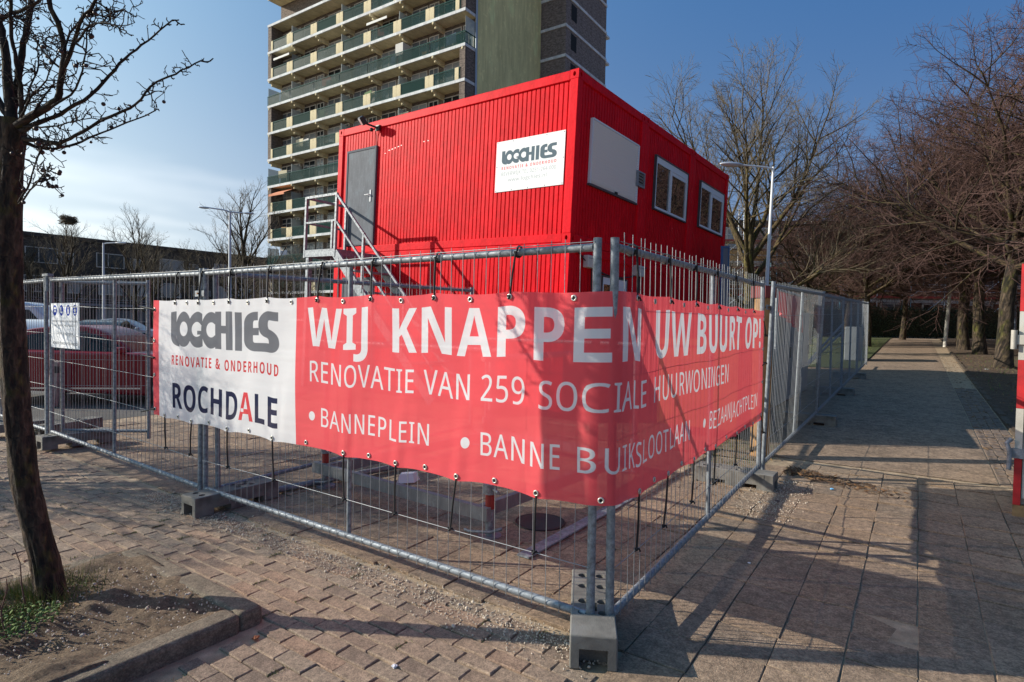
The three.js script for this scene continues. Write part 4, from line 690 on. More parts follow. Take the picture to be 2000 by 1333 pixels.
{
  const sc = 470, tA = plate(SPLIT, BH, sc, (c) => drawBanner(c, 0, SPLIT)), tB = plate(BL - SPLIT, BH, sc, (c) => drawBanner(c, SPLIT, BL));
  const weave = tex(128, (u, v, i, j) => { const g = ((i >> 1) % 2) ^ ((j >> 1) % 2) ? 0.75 : 0.35; return [g, g, g]; }, false);
  const bump = tex(512, (u, v) => { const g = fbm(u, v, 5, 4, 301) * 0.7 + fbm(u * 0.3, v, 12, 3, 305) * 0.3; return [g, g, g]; }, false);
  void weave;
  const look = { roughness: 0.95, transmission: 0.27, thickness: 0, transparent: true, opacity: 0.9, side: THREE.DoubleSide, bumpMap: rep(bump, 1), bumpScale: 0.012, specularIntensity: 0.25 };
  const mats = [tA, tB].map((m) => phy({ ...look, map: m }));
  // the line of the cloth: straight along the front, round the two posts, straight along the right
  const off = 0.036, nF = [-UZ, UX], nR = [UX, UZ]; const LF = 4.58, gap = 0.1;
  function line(s) {
    const dF = [0.8213, 0.571], dR = [0.5513, -0.834];
    if (s < LF - 0.015) { const t = s - LF; return [FC[0] + dF[0] * t + nF[0] * off, FC[1] + dF[1] * t + nF[1] * off, ...nF]; }
    if (s < LF + gap + 0.05) {
      const f = (s - LF + 0.015) / (gap + 0.065), a = [FC[0] - dF[0] * 0.015 + nF[0] * off, FC[1] - dF[1] * 0.015 + nF[1] * off], b = [FR[0] + dR[0] * 0.03 + nR[0] * off, FR[1] + dR[1] * 0.03 + nR[1] * off];
      const m = [0.53, -2.884], q = 1 - f; const x = q * q * a[0] + 2 * q * f * m[0] + f * f * b[0], z = q * q * a[1] + 2 * q * f * m[1] + f * f * b[1];
      const n = [nF[0] * q + nR[0] * f, nF[1] * q + nR[1] * f], l = Math.hypot(...n); return [x, z, n[0] / l, n[1] / l];
    }
    const t = s - LF - gap; return [FR[0] + dR[0] * t + nR[0] * off, FR[1] + dR[1] * t + nR[1] * off, ...nR];
  }
  const tieTop = [0.42, 0.82, 1.3, 1.83, 2.43, 2.98, 3.53, 4.08, 4.87, 5.4, 5.92, 6.5, 7.1, 7.75], tieBot = [0.22, 0.7, 1.27, 1.9, 2.72, 3.22, 3.72, 4.27, 4.95, 5.42, 5.95, 6.5, 7.2, 7.85];
  const topY = (s) => { let y = BT; for (const q of tieTop) y += 0.006 * Math.exp(-(((s - q) / 0.06) ** 2)); return y - 0.008 * Math.sin(s * 5.3) ** 2; };
  const botY = (s) => { let y = BB; for (const q of tieBot) y -= 0.016 * Math.exp(-(((s - q) / 0.1) ** 2)); return y + 0.006 * Math.sin(s * 4.1 + 1) ** 2 - (s > 5 ? (s - 5) * 0.008 : 0); };
  function at(s, f) { // f 0 at the top, 1 at the bottom
    const [x, z, nx, nz] = line(s); let d = 0.007 * Math.sin(s * 3.1 + f * 1.3) * Math.sin(f * 3.1) + 0.004 * Math.sin(s * 11 + f * 4) * Math.sin(f * Math.PI);
    for (const q of tieBot) d += 0.007 * Math.max(0, f - 0.5) * Math.cos((s - q - (1 - f) * 0.12) * 42) * Math.exp(-(((s - q - (1 - f) * 0.2) / 0.11) ** 2));
    for (const q of tieTop) d += 0.004 * Math.max(0, 0.5 - f) * Math.cos((s - q) * 40) * Math.exp(-(((s - q) / 0.12) ** 2));
    d = Math.max(-0.006, d); const tp = topY(s), bt = botY(s); return V3(x + nx * d, tp + (bt - tp) * f, z + nz * d);
  }
  const strip = (s0, s1, n, sh) => {
    const g = new GB(), rows = 20, du = Math.max(0, 0);
    for (let j = 0; j <= rows; j++) for (let i = 0; i <= n; i++) { const s = s0 + (s1 - s0) * i / n, f = j / rows, p = at(s, f); g.v(p, V3(0, 0, 1), (s - s0) / (s1 - s0), 1 - f); void du; }
    for (let j = 0; j < rows; j++) for (let i = 0; i < n; i++) { const a = j * (n + 1) + i; g.i.push(a, a + n + 1, a + 1, a + 1, a + n + 1, a + n + 2); }
    const geo = g.geo(); geo.computeVertexNormals(); void sh; return geo;
  };
  const gA = strip(0, SPLIT, 150), gB = strip(SPLIT, BL, 170), whole = mergeGeometries([gA, gB], true);
  const bn = thing('banner', 'long red and white mesh banner tied round the corner of the fence', 'banner');
  part('cloth', whole, mats, bn);
  const hem = phy({ ...look, color: C(0.6, 0.03, 0.04), map: null, opacity: 1, transmission: 0.2 }); void hem;
  const ring = new THREE.TorusGeometry(0.0125, 0.0045, 6, 16), ringM = std({ color: C(0.6, 0.58, 0.52), metalness: 0.6, roughness: 0.35 });
  const look3 = (m, s) => { const [, , nx, nz] = line(s); m.rotation.y = Math.atan2(nx, nz); };
  const grom = (s, f) => { const p = at(s, f), [, , nx, nz] = line(s), m = part('grommet', ring, ringM, bn); m.position.set(p.x + nx * 0.003, p.y, p.z + nz * 0.003); look3(m, s); const h = part('grommet_hole', new THREE.CircleGeometry(0.0095, 12), M.dark, m); h.position.z = 0.001; };
  const mids = (a) => { const o = [...a]; for (let k = 0; k + 1 < a.length; k++) o.push((a[k] + a[k + 1]) / 2); return o; };
  for (const s of mids(tieTop)) grom(s, 0.026); for (const s of mids(tieBot)) grom(s, 0.974);
  for (const f of [0.08, 0.35, 0.65, 0.95]) { grom(0.03, f); grom(BL - 0.03, f); }
  // elastic ties
  const ord = ['first', 'second', 'third', 'fourth', 'fifth', 'sixth', 'seventh', 'eighth', 'ninth', 'tenth', 'eleventh', 'twelfth', 'thirteenth', 'fourteenth'];
  const tie = (a, b, n, label, knot, loop) => {
    const t = thing('elastic_tie', label, 'tie', [0, 0, 0], 0, 'black elastic banner ties'); const m = a.clone().lerp(b, 0.5); m.x += n[0] * 0.004; m.z += n[1] * 0.004;
    part('band', gb((g) => { g.tube([a, m, b], 0.0062, 6); if (loop) { const c = b, ax = V3(-n[1], 0, n[0]); const pts = []; for (let k = 0; k <= 10; k++) { const q = k / 10 * Math.PI * 2; pts.push(c.clone().add(V3(n[0] * Math.cos(q) * 0.03, Math.sin(q) * 0.03, n[1] * Math.cos(q) * 0.03)).addScaledVector(ax, (k - 5) * 0.0016).add(V3(-n[0] * 0.03, 0, -n[1] * 0.03))); } g.tube(pts, 0.0065, 6); } }), M.rubber, t);
    part('knot', gb((g) => { const c = knot ? b : a; g.tube([c.clone().add(V3(-0.014, 0.006, 0)), c.clone().add(V3(0, -0.008, 0.008)), c.clone().add(V3(0.012, 0.004, 0.004)), c.clone().add(V3(0.02, -0.014, 0))], 0.0055, 6); g.tube([c.clone().add(V3(-0.01, -0.014, 0.004)), c.clone().add(V3(0, 0.006, 0.01)), c.clone().add(V3(0.014, -0.002, 0))], 0.005, 6); }), M.rubber, t);
  };
  const r = mulberry(77);
  tieTop.forEach((s, k) => { const a = at(s, 0.026), [, , nx, nz] = line(s), q = s + (k % 3 === 1 ? 0.03 : 0.0), [x, z] = line(q), side = s < LF ? [-UZ, UX] : [UX, UZ]; const b = V3(x - nx * 0.006, 2.012 + (s > LF ? (s - LF) * 0.012 : 0), z - nz * 0.006); tie(a, b, side, `${ord[k]} black elastic tie from the left above the banner`, false, true); });
  tieBot.forEach((s, k) => { const a = at(s, 0.974), q = s + [0.0, -0.06, 0.0, 0.02, 0, -0.02, -0.08, -0.02][k % 8] * 0.6, [x, z, nx, nz] = line(q); const b = V3(x - nx * 0.004, 0.41 + (s > LF ? (s - LF) * 0.012 : (s < 1 ? 0.02 : 0)), z - nz * 0.004); tie(a, b, [nx, nz], `${ord[k]} black elastic tie from the left below the banner`, true, false); });
  [0.08, 0.5, 0.95].forEach((f, k) => { const a = at(0.03, f), [x, z] = line(-0.28), [, , nx, nz] = line(0); tie(a, V3(x - nx * 0.01, a.y + [0.03, 0.01, -0.06][k], z - nz * 0.01), [nx, nz], `${['upper', 'middle', 'lower'][k]} black elastic tie at the left end of the banner`, false, false); });
  [0.08, 0.5, 0.95].forEach((f, k) => { const a = at(BL - 0.03, f), b = V3(FRR[0] + 0.03, a.y + [-0.16, 0.02, -0.2][k], FRR[1] + 0.02); tie(a, b, [UX, UZ], `${['upper', 'middle', 'lower'][k]} black elastic tie at the right end of the banner`, true, false); });
  void r;
}
// ---- safety notice on the left panel
{
  const w = 0.84, h = 0.53, tx = plate(w, h, 1000, (c) => {
    c.fillStyle = '#f2f4f6'; c.fillRect(0, 0, w, h);
    for (let k = 0; k < 4; k++) { c.save(); c.translate(0.12 + k * 0.2, 0.085); c.scale(2.0, 1.15); const x = 0, y = 0; c.fillStyle = '#2440a0'; c.beginPath(); c.ellipse(x, y, 0.031, 0.055, 0, 0, 7); c.fill(); c.fillStyle = '#f2f4f6';
      if (k === 0) { c.beginPath(); c.ellipse(x, y - 0.012, 0.022, 0.024, 0, Math.PI, 0); c.fill(); c.fillRect(x - 0.015, y, 0.03, 0.018); } else if (k === 1) { c.fillRect(x - 0.014, y - 0.035, 0.013, 0.055); c.fillRect(x - 0.014, y + 0.012, 0.032, 0.016); } else if (k === 2) { c.beginPath(); c.arc(x, y - 0.026, 0.009, 0, 7); c.fill(); c.fillRect(x - 0.011, y - 0.012, 0.022, 0.048); } else { c.beginPath(); c.arc(x, y, 0.017, 0, 7); c.fill(); c.fillRect(x - 0.021, y - 0.04, 0.042, 0.014); c.fillRect(x - 0.018, y + 0.024, 0.036, 0.012); } c.restore(); }
    const ln = (s, y, x, ww, cap, col) => spread(c, s, x, y, ww, cap, 'bold #px sans-serif', col, 2);
    ln('VERBODEN TOEGANG VOOR ONBEVOEGDEN', 0.225, 0.05, 0.74, 0.022, '#5d6268'); ln('ART. 461 WETB. VAN STRAFRECHT', 0.275, 0.11, 0.61, 0.022, '#5d6268'); ln('MELDEN BIJ UITVOERDER', 0.37, 0.19, 0.46, 0.022, '#666b71'); ln('BETREDEN TERREIN OP EIGEN RISICO', 0.49, 0.05, 0.74, 0.03, '#3f444a');
  });
  const s0 = 0.13, d = [0.8213, 0.571], n = [-UZ, UX], x = FFL[0] + d[0] * (s0 + w / 2) + n[0] * 0.034, z = FFL[1] + d[1] * (s0 + w / 2) + n[1] * 0.034;
  const o = thing('safety_notice', 'white safety notice with four blue pictograms hanging on the left fence panel', 'sign', [x, 1.52, z], Math.atan2(n[0], n[1]));
  part('board', rbox(w, h, 0.004, 0.001, 1), M.white, o).rotation.z = -0.0; const f = part('printed_face', new THREE.PlaneGeometry(w - 0.002, h - 0.002), phy({ map: tx, roughness: 0.8, specularIntensity: 0.1 }), o); f.position.z = 0.0028;
}

// ================================================================ trees
M.barkGrey = std({ color: C(0.13, 0.115, 0.085), map: rep(tBark, 0.9, 1.3), bumpMap: rep(tBarkB, 0.9, 1.3), bumpScale: 0.02, roughness: 0.96 });
M.barkMoss = std({ color: C(0.3, 0.27, 0.12), map: rep(tBark, 0.8, 1.1), bumpMap: rep(tBarkB, 0.8, 1.1), bumpScale: 0.02, roughness: 0.96 });
M.limbMoss = std({ color: C(0.2, 0.17, 0.085), map: rep(tBark, 0.5, 0.8), roughness: 0.96 });
M.limb = std({ color: C(0.14, 0.115, 0.07), map: rep(tBark, 0.5, 0.8), roughness: 0.96 });
M.twigRed = std({ color: C(0.1, 0.052, 0.042), roughness: 0.9 });
M.twigGrey = std({ color: C(0.13, 0.105, 0.07), roughness: 0.9 });
function growTree(seed, o) {
  const r = mulberry(seed), trunk = new GB(), limbs = new GB(), twigs = new GB();
  const ran = () => V3(rr(-1, 1, r), rr(-1, 1, r), rr(-1, 1, r));
  function walk(p, d, len, n, wander, up) { const pts = [p.clone()]; const q = p.clone(), e = d.clone().normalize(); for (let k = 0; k < n; k++) { e.addScaledVector(ran(), wander).add(V3(0, up, 0)).normalize(); q.addScaledVector(e, len / n); pts.push(q.clone()); } return { pts, end: e }; }
  function sideways(d, ang, az) { const a = Math.abs(d.y) < 0.95 ? V3(0, 1, 0) : V3(1, 0, 0), x = a.clone().cross(d).normalize(), y = d.clone().cross(x); return d.clone().multiplyScalar(Math.cos(ang)).addScaledVector(x, Math.sin(ang) * Math.cos(az)).addScaledVector(y, Math.sin(ang) * Math.sin(az)); }
  function branch(p, d, len, rad, lvl) {
    const last = lvl === o.levels, n = lvl === 1 ? 7 : lvl === 2 ? 4 : last ? 1 : 3, w = walk(p, d, len, n, o.wander[lvl] ?? 0.2, o.up[lvl] ?? 0.03);
    (lvl <= 1 ? limbs : lvl === 2 ? limbs : twigs).tube(w.pts, [rad, rad * (last ? 0.5 : lvl === 1 ? 0.12 : lvl === 2 ? 0.22 : 0.35)], lvl === 1 ? 7 : lvl === 2 ? 5 : 3, false);
    if (last) return;
    const kids = o.kids[lvl];
    for (let k = 0; k < kids; k++) {
      const f = 0.22 + 0.78 * (k + r()) / kids, i = Math.min(n - 1, Math.floor(f * n)), q = w.pts[i].clone().lerp(w.pts[i + 1], f * n - i), dd = w.pts[i + 1].clone().sub(w.pts[i]).normalize();
      branch(q, sideways(dd, rr(o.ang[lvl][0], o.ang[lvl][1], r), k * 2.4 + r() * 1.5), len * rr(o.ratio[lvl][0], o.ratio[lvl][1], r) * (1.15 - 0.5 * f), Math.max(o.minR ?? 0.004, rad * (1 - 0.6 * f) * 0.52), lvl + 1);
    }
  }
  const lean = V3(o.lean?.[0] ?? 0, 1, o.lean?.[1] ?? 0), tw = walk(V3(0, -0.15, 0), lean, o.trunkH + 0.15, 8, 0.06, 0.02);
  trunk.tube(tw.pts, tw.pts.map((_, k) => o.trunkR * (k === 0 ? 1.35 : k === 1 ? 1.08 : 1 - 0.035 * k)), 14, false);
  const N = o.kids[0];
  for (let k = 0; k < N; k++) {
    const f = o.first + (1 - o.first) * k / (N - 1), i = Math.min(7, Math.floor(f * 8)), p = tw.pts[i].clone().lerp(tw.pts[i + 1], Math.min(1, f * 8 - i)), a = o.limbAng[0] + (o.limbAng[1] - o.limbAng[0]) * (k / (N - 1)) + rr(-0.15, 0.15, r), az = k * 2.4 + rr(-0.4, 0.4, r);
    branch(p, V3(Math.sin(a) * Math.cos(az), Math.cos(a), Math.sin(a) * Math.sin(az)), o.limbLen * rr(0.8, 1.1, r) * (1 - 0.25 * k / N), o.trunkR * rr(0.4, 0.55, r), 1);
  }
  for (const [f, dx, dy, dz, len, rad] of o.extra ?? []) { const p = tw.pts[Math.round(f * 8)]; branch(p, V3(dx, dy, dz), len, rad, 1); }
  return { trunk: trunk.geo(), limbs: limbs.geo(), twigs: twigs.geo() };
}
function plantTree(g, mats, pos, turn, scale, label, group, name = 'bare_tree') {
  const t = thing(name, label, 'tree', pos, turn, group); t.scale.set(...(Array.isArray(scale) ? scale : [scale, scale, scale]));
  part('trunk', g.trunk, mats[0], t); part('limbs', g.limbs, mats[1], t); stuff(part('twigs', g.twigs, mats[2], t)); return t;
}
const park = [0, 1, 2].map((k) => growTree(410 + k, { levels: 4, trunkH: 3.4, trunkR: 0.155, first: 0.72, limbAng: [1.35, 0.3], limbLen: 5.4, kids: [14, 14, 11, 9], ang: [0, [0.5, 1.1], [0.5, 1.2], [0.4, 1.1]], ratio: [0, [0.34, 0.56], [0.34, 0.6], [0.35, 0.6]], wander: [0, 0.2, 0.26, 0.26, 0.25], up: [0, 0.03, 0.0, -0.03, -0.02], minR: 0.004 }));
const tall = [0, 1, 2].map((k) => growTree(430 + k, { levels: 4, trunkH: 6.5, trunkR: 0.21, first: 0.32, limbAng: [1.0, 0.12], limbLen: 5.2, kids: [11, 8, 6, 4], ang: [0, [0.35, 0.85], [0.35, 0.8], [0.3, 0.8]], ratio: [0, [0.36, 0.55], [0.38, 0.6], [0.4, 0.6]], wander: [0, 0.12, 0.16, 0.2, 0.2], up: [0, 0.1, 0.06, 0.05, 0.03], minR: 0.006 }));
const broad = growTree(450, { levels: 4, trunkH: 5.0, trunkR: 0.25, first: 0.6, limbAng: [1.05, 0.15], limbLen: 7.2, kids: [8, 12, 10, 7], ang: [0, [0.4, 0.95], [0.4, 0.9], [0.3, 0.9]], ratio: [0, [0.36, 0.55], [0.36, 0.58], [0.4, 0.6]], wander: [0, 0.16, 0.2, 0.2, 0.2], up: [0, 0.07, 0.05, 0.04, 0.02], minR: 0.006, extra: [[3, 0.93, 0.3, 0.2, 6.5, 0.1], [3, -0.8, 0.55, 0.1, 3.0, 0.07]].map(([, ...a]) => [0.4, ...a]) });
const PM = [M.barkGrey, M.limb, M.twigRed], TM = [M.barkGrey, M.limb, M.twigGrey], BM = [M.barkMoss, M.limbMoss, M.twigGrey];
const gp = 'bare trees along the park path', gl2 = 'bare trees round the parking lot';
plantTree(park[0], PM, [15.17, 0.44, -18.15], 0.4, [1.4, 1.28, 1.4], 'nearest leaning park tree right of the path, with spreading reddish twigs', gp).rotation.z = -0.13;
plantTree(park[1], PM, [18.7, 0.6, -23.5], 1.9, [1.4, 1.28, 1.4], 'second park tree right of the path, with a knobby straight trunk', gp);
plantTree(park[2], PM, [20.4, 0.68, -26.6], 4.1, [1.45, 1.3, 1.45], 'third park tree right of the path, close behind the second', gp);
plantTree(park[0], PM, [25.6, 0.92, -33.6], 2.2, 1.3, 'fourth park tree right of the path, with a dark leaning trunk', gp).rotation.z = 0.07;
plantTree(park[1], PM, [16.9, 0.45, -14.6], 5.2, [1.45, 1.22, 1.45], 'park tree standing just outside the right edge, its twigs reaching into view', gp);
plantTree(park[2], PM, [17.6, 0.75, -29.2], 0.9, [1.0, 1.0, 1.0], 'mossy park tree behind the far fence panels', gp);
plantTree(park[1], PM, [15.9, 0.8, -31.5], 3.0, [0.8, 1.0, 0.8], 'dark bare tree in front of the scaffolding', gp);
plantTree(park[0], PM, [24.5, 0.9, -37.0], 3.9, 1.1, 'far bare tree at the end of the park path', gp);
plantTree(park[2], PM, [31, 0.9, -31.0], 0.2, 1.15, 'bare tree deep in the park on the right', gp);
plantTree(park[1], PM, [21.5, 0.75, -21.0], 4.4, [1.3, 1.2, 1.3], 'park tree half hidden behind the leaning trunk', gp);
plantTree(park[2], PM, [26.5, 0.85, -27.5], 1.4, [1.35, 1.25, 1.35], 'park tree in the second row behind the three nearest trunks', gp);
plantTree(park[0], PM, [20.6, 0.9, -36.4], 5.6, [1.25, 1.05, 1.25], 'bare tree overhanging the far bend of the path', gp);

plantTree(broad, BM, [10.05, 0.55, -25], 0.2, 1.0, 'broad bare tree with yellow-green lichen behind the red containers', gp);
plantTree(tall[0], TM, [9.2, 0.7, -31.5], 1.0, [1.0, 1.02, 1.0], 'slender bare tree rising behind the container roof', gp);
plantTree(tall[1], TM, [-38.4, 0.3, -50], 0.4, 0.93, 'bare tree with a bird nest before the low brick block', gl2);
plantTree(tall[2], TM, [-33.2, 0.3, -52], 2.0, [0.85, 0.98, 0.85], 'lone upright bare tree right of the nest tree', gl2);
plantTree(tall[0], TM, [-31, 0.3, -57], 4.0, 0.78, 'small bare tree left of the double street lamp', gl2);
plantTree(tall[1], TM, [-24.8, 0.3, -52], 1.2, 0.86, 'bare tree right behind the double street lamp', gl2);
plantTree(tall[2], TM, [-20.9, 0.3, -46], 5.1, 1.06, 'tallest bare tree left of the apartment tower', gl2);
plantTree(tall[0], TM, [-45.2, 0.3, -55], 0.4, 0.8, 'bare tree between the trunk in front and the nest tree', gl2);
plantTree(tall[2], TM, [-28.4, 0.3, -47], 3.3, 0.72, 'low bare tree left of the double street lamp pole', gl2);
plantTree(park[2], TM, [-11.2, 0.1, -29], 3.3, [0.4, 0.62, 0.4], 'thin dark sapling before the tower foot', gl2);
plantTree(park[1], PM, [-8.9, 0, -6.0], 0.7, [0.42, 0.5, 0.42], 'small bare tree left of the picture, casting twig shadows on the banner', 'bare trees by the brick pavement');
{ // bird nest
  const r = mulberry(90), g = new GB(); for (let k = 0; k < 220; k++) { const a = r() * 6.3, rad = rr(0.1, 0.55, r), h = rr(-0.3, 0.3, r), p = V3(Math.cos(a) * rad, h + rad * 0.3, Math.sin(a) * rad), d = V3(-Math.sin(a) + rr(-0.6, 0.6, r), rr(-0.4, 0.4, r), Math.cos(a) + rr(-0.6, 0.6, r)).multiplyScalar(0.32); g.rod(p.clone().sub(d), p.clone().add(d), 0.022, 3, false); }
  const n = thing('bird_nest', 'round bird nest of twigs high in the bare tree on the left', 'nest', [-37.6, 9.7, -50]); stuff(part('nest_twigs', g.geo(), M.twigGrey, n)); part('nest_core', (() => { const s = new THREE.SphereGeometry(0.42, 12, 8); const p = s.attributes.position; for (let i = 0; i < p.count; i++) { const q = 0.8 + 0.35 * r(); p.setXYZ(i, p.getX(i) * q, p.getY(i) * q * 0.6, p.getZ(i) * q); } s.computeVertexNormals(); return s; })(), M.twigGrey, n);
}
// ---- the crab apple in the near tree pit
{
  const B = [[[[-2.55,-0.03,-3.25],[-2.58,0.16,-3.26],[-2.63,0.39,-3.26],[-2.69,0.65,-3.26],[-2.73,0.9,-3.27],[-2.77,1.22,-3.28],[-2.79,1.56,-3.28],[-2.8,1.9,-3.28],[-2.81,2.24,-3.29],[-2.8,2.52,-3.3],[-2.79,2.71,-3.3]],0.0931,0.0745],[[[-2.71,2.6,-3.28],[-2.58,2.58,-3.25],[-2.48,2.56,-3.22],[-2.35,2.6,-3.19],[-2.15,2.69,-3.16],[-2.01,2.74,-3.14],[-1.89,2.84,-3.11],[-1.75,2.89,-3.08],[-1.61,2.94,-3.05]],0.0228,0.0053],[[[-2.71,2.58,-3.28],[-2.63,2.56,-3.32],[-2.52,2.59,-3.37],[-2.42,2.66,-3.41],[-2.29,2.74,-3.46],[-2.12,2.84,-3.5]],0.0171,0.0055],[[[-2.7,2.63,-3.25],[-2.61,2.68,-3.26],[-2.53,2.73,-3.28],[-2.38,2.82,-3.29],[-2.26,2.96,-3.31],[-2.16,3.08,-3.32],[-2.05,3.18,-3.34],[-1.93,3.29,-3.35]],0.0254,0.0058],[[[-2.72,2.66,-3.25],[-2.57,2.74,-3.23],[-2.47,2.8,-3.21],[-2.43,2.91,-3.19],[-2.41,3.02,-3.18],[-2.41,3.13,-3.16],[-2.44,3.23,-3.14],[-2.46,3.34,-3.12],[-2.49,3.49,-3.1]],0.0339,0.0162],[[[-2.44,2.91,-3.2],[-2.34,3.05,-3.15],[-2.25,3.16,-3.1],[-2.14,3.24,-3.05],[-2.04,3.36,-3.0]],0.0195,0.0104],[[[-2.39,3.02,-3.15],[-2.35,3.14,-3.16],[-2.29,3.22,-3.18],[-2.21,3.26,-3.19],[-2.15,3.24,-3.2]],0.0109,0.0042],[[[-2.28,3.05,-3.1],[-2.19,3.12,-3.07],[-2.06,3.11,-3.03],[-1.96,3.06,-3.0]],0.0108,0.0039],[[[-2.79,2.71,-3.3],[-2.83,2.9,-3.32],[-2.87,3.11,-3.35],[-2.93,3.29,-3.38],[-2.99,3.53,-3.4]],0.043,0.0295],[[[-2.74,2.69,-3.3],[-2.72,2.85,-3.28],[-2.73,3.01,-3.26],[-2.74,3.17,-3.24],[-2.72,3.32,-3.22],[-2.69,3.47,-3.2]],0.0229,0.0111],[[[-2.99,3.27,-3.4],[-2.88,3.32,-3.38],[-2.76,3.34,-3.35],[-2.64,3.38,-3.32],[-2.51,3.45,-3.3]],0.0207,0.0115],[[[-2.66,2.69,-3.2],[-2.57,2.8,-3.17],[-2.47,2.85,-3.13],[-2.4,2.95,-3.1]],0.0111,0.004],[[[-2.75,2.74,-3.3],[-2.73,2.9,-3.35],[-2.72,3.05,-3.4],[-2.77,3.17,-3.45]],0.0115,0.0045],[[[-2.45,2.96,-3.2],[-2.57,3.07,-3.23],[-2.65,3.18,-3.27],[-2.75,3.28,-3.3]],0.0097,0.0043],[[[-2.6,2.7,-3.2],[-2.57,2.82,-3.25],[-2.57,2.89,-3.3]],0.0111,0.0043],[[[-2.49,2.75,-3.2],[-2.36,2.82,-3.18],[-2.28,2.97,-3.15],[-2.24,3.12,-3.12],[-2.2,3.19,-3.1]],0.0111,0.004],[[[-2.7,2.66,-3.25],[-2.52,2.64,-3.2],[-2.35,2.65,-3.15],[-2.28,2.65,-3.1]],0.0099,0.0035],[[[-2.69,2.24,-3.22],[-2.59,2.36,-3.18],[-2.52,2.46,-3.14],[-2.46,2.52,-3.1]],0.0098,0.0038],[[[-2.69,2.23,-3.22],[-2.49,2.34,-3.11],[-2.35,2.38,-3.0]],0.0084,0.0034],[[[-2.8,2.69,-3.3],[-2.88,2.73,-3.3],[-3.02,2.8,-3.3],[-3.19,2.94,-3.3]],0.0258,0.0115],[[[-2.81,2.73,-3.3],[-3.0,2.97,-3.37],[-3.2,3.26,-3.43],[-3.38,3.58,-3.5]],0.0315,0.0152],[[[-2.83,2.72,-3.35],[-2.83,3.08,-3.41],[-2.82,3.46,-3.48],[-2.84,3.85,-3.54],[-2.92,4.31,-3.6]],0.0349,0.0156]], r = mulberry(95), t = thing('crab_apple_tree', 'leaning crab apple tree with knobby spurs and dark fruit in the near tree pit', 'tree', [-2.57, 0, -3.25]);
  const O = V3(-2.57, 0, -3.25), curve = (P) => new THREE.CatmullRomCurve3(P.map(([x, y, z]) => V3(x, y, z).sub(O)));
  const [P0, a0, b0] = B[0], cv = curve(P0), g = new GB(), n = 90, pts = cv.getPoints(n);
  g.tube(pts, pts.map((_, k) => (a0 + (b0 - a0) * k / n) * 0.78 * (1 + 0.16 * Math.exp(-k / 5) + (k > 82 ? (k - 82) * 0.012 : 0))), 40, false);
  const geo = g.geo(), pos = geo.attributes.position, nor = geo.attributes.normal;
  for (let i = 0; i < pos.count; i++) { const s = i % 41, k = Math.floor(i / 41), u = (s % 40) / 40, q = (fbm(u, k / 60, 10, 3, 501) - 0.5) * 0.016 + (fbm(u, k / 120, 4, 2, 507) - 0.5) * 0.02 - Math.max(0, fbm(u, k / 240, 24, 2, 511) - 0.55) * 0.03; pos.setXYZ(i, pos.getX(i) + nor.getX(i) * q, pos.getY(i) + nor.getY(i) * q, pos.getZ(i) + nor.getZ(i) * q); }
  geo.computeVertexNormals(); part('trunk', geo, M.bark, t);
  const lim = std({ color: C(0.075, 0.058, 0.045), map: rep(tBark, 0.3, 0.4), bumpMap: rep(tBarkB, 0.2, 0.3), bumpScale: 0.004, roughness: 0.95 }), sp = new GB(), tips = [];
  const ran = () => V3(rr(-1, 1, r), rr(-1, 1, r), rr(-1, 1, r));
  const spur = (p, d, len, rad, deep) => {
    const q = [p.clone()], e = d.clone(); let c = p.clone(); const m = 3; for (let k = 0; k < m; k++) { e.addScaledVector(ran(), 0.75).add(V3(0, 0.12, 0)).normalize(); c = c.clone().addScaledVector(e, len / m); q.push(c); if (deep > 0 && r() < 0.75) spur(c, e.clone().addScaledVector(ran(), 1).normalize(), len * rr(0.35, 0.6, r), rad * 0.8, deep - 1); }
    sp.tube(q, [rad, rad * 0.75, rad * 0.8, rad * 0.55], 5, true); tips.push(c);
  };
  for (let b = 1; b < B.length; b++) {
    const [P, ra, rb] = B[b], c = curve(P), L = c.getLength(), m = Math.max(8, Math.round(L / 0.04)), q = c.getPoints(m).map((p, k) => p.addScaledVector(ran(), k && k < m ? 0.004 : 0));
    part('limb', gb((gg) => gg.tube(q, q.map((_, k) => (ra + (rb - ra) * (k / m) ** 0.7) * 0.62 * rr(0.92, 1.1, r)), 9)), lim, t);
    const count = Math.round(L / (ra > 0.03 ? 0.05 : 0.026));
    for (let k = 0; k < count; k++) { const f = (k + r()) / count; if (f < 0.12) continue; const p = c.getPoint(f), tan = c.getTangent(f), side = tan.clone().cross(ran()).normalize(), big = r() < (b < 4 ? 0.16 : 0.42); spur(p, side.addScaledVector(tan, 0.4).normalize(), (big ? rr(0.07, 0.17, r) : rr(0.02, 0.06, r)), rr(0.0028, 0.0042, r), big ? 2 : 1); }
    spur(c.getPoint(1), c.getTangent(1), 0.05, rb, 1);
  }
  stuff(part('spurs', sp.geo(), lim, t));
  const fruit = std({ color: C(0.025, 0.008, 0.008), roughness: 0.45 }), fg = new THREE.SphereGeometry(0.0105, 10, 8), low = tips.filter((p) => p.y < 2.56 && p.y > 1.9), rest = tips.filter((p) => p.y >= 2.56 && p.x > -0.3);
  const st = new GB(), place = (p) => { const e = p.clone().add(V3(rr(-0.012, 0.012, r), -rr(0.015, 0.05, r), rr(-0.012, 0.012, r))); st.tube([p, p.clone().lerp(e, 0.5).add(V3(0.004, 0, 0)), e], 0.0011, 4, false); const m = part('fruit', fg, fruit, t); m.position.copy(e); m.scale.setScalar(rr(0.75, 1.25, r)); };
  for (let k = 0; k < 20 && low.length; k++) place(low[(r() * low.length) | 0]); for (let k = 0; k < 42; k++) place(rest[(r() * rest.length) | 0]);
  stuff(part('fruit_stalks', st.geo(), lim, t));
}
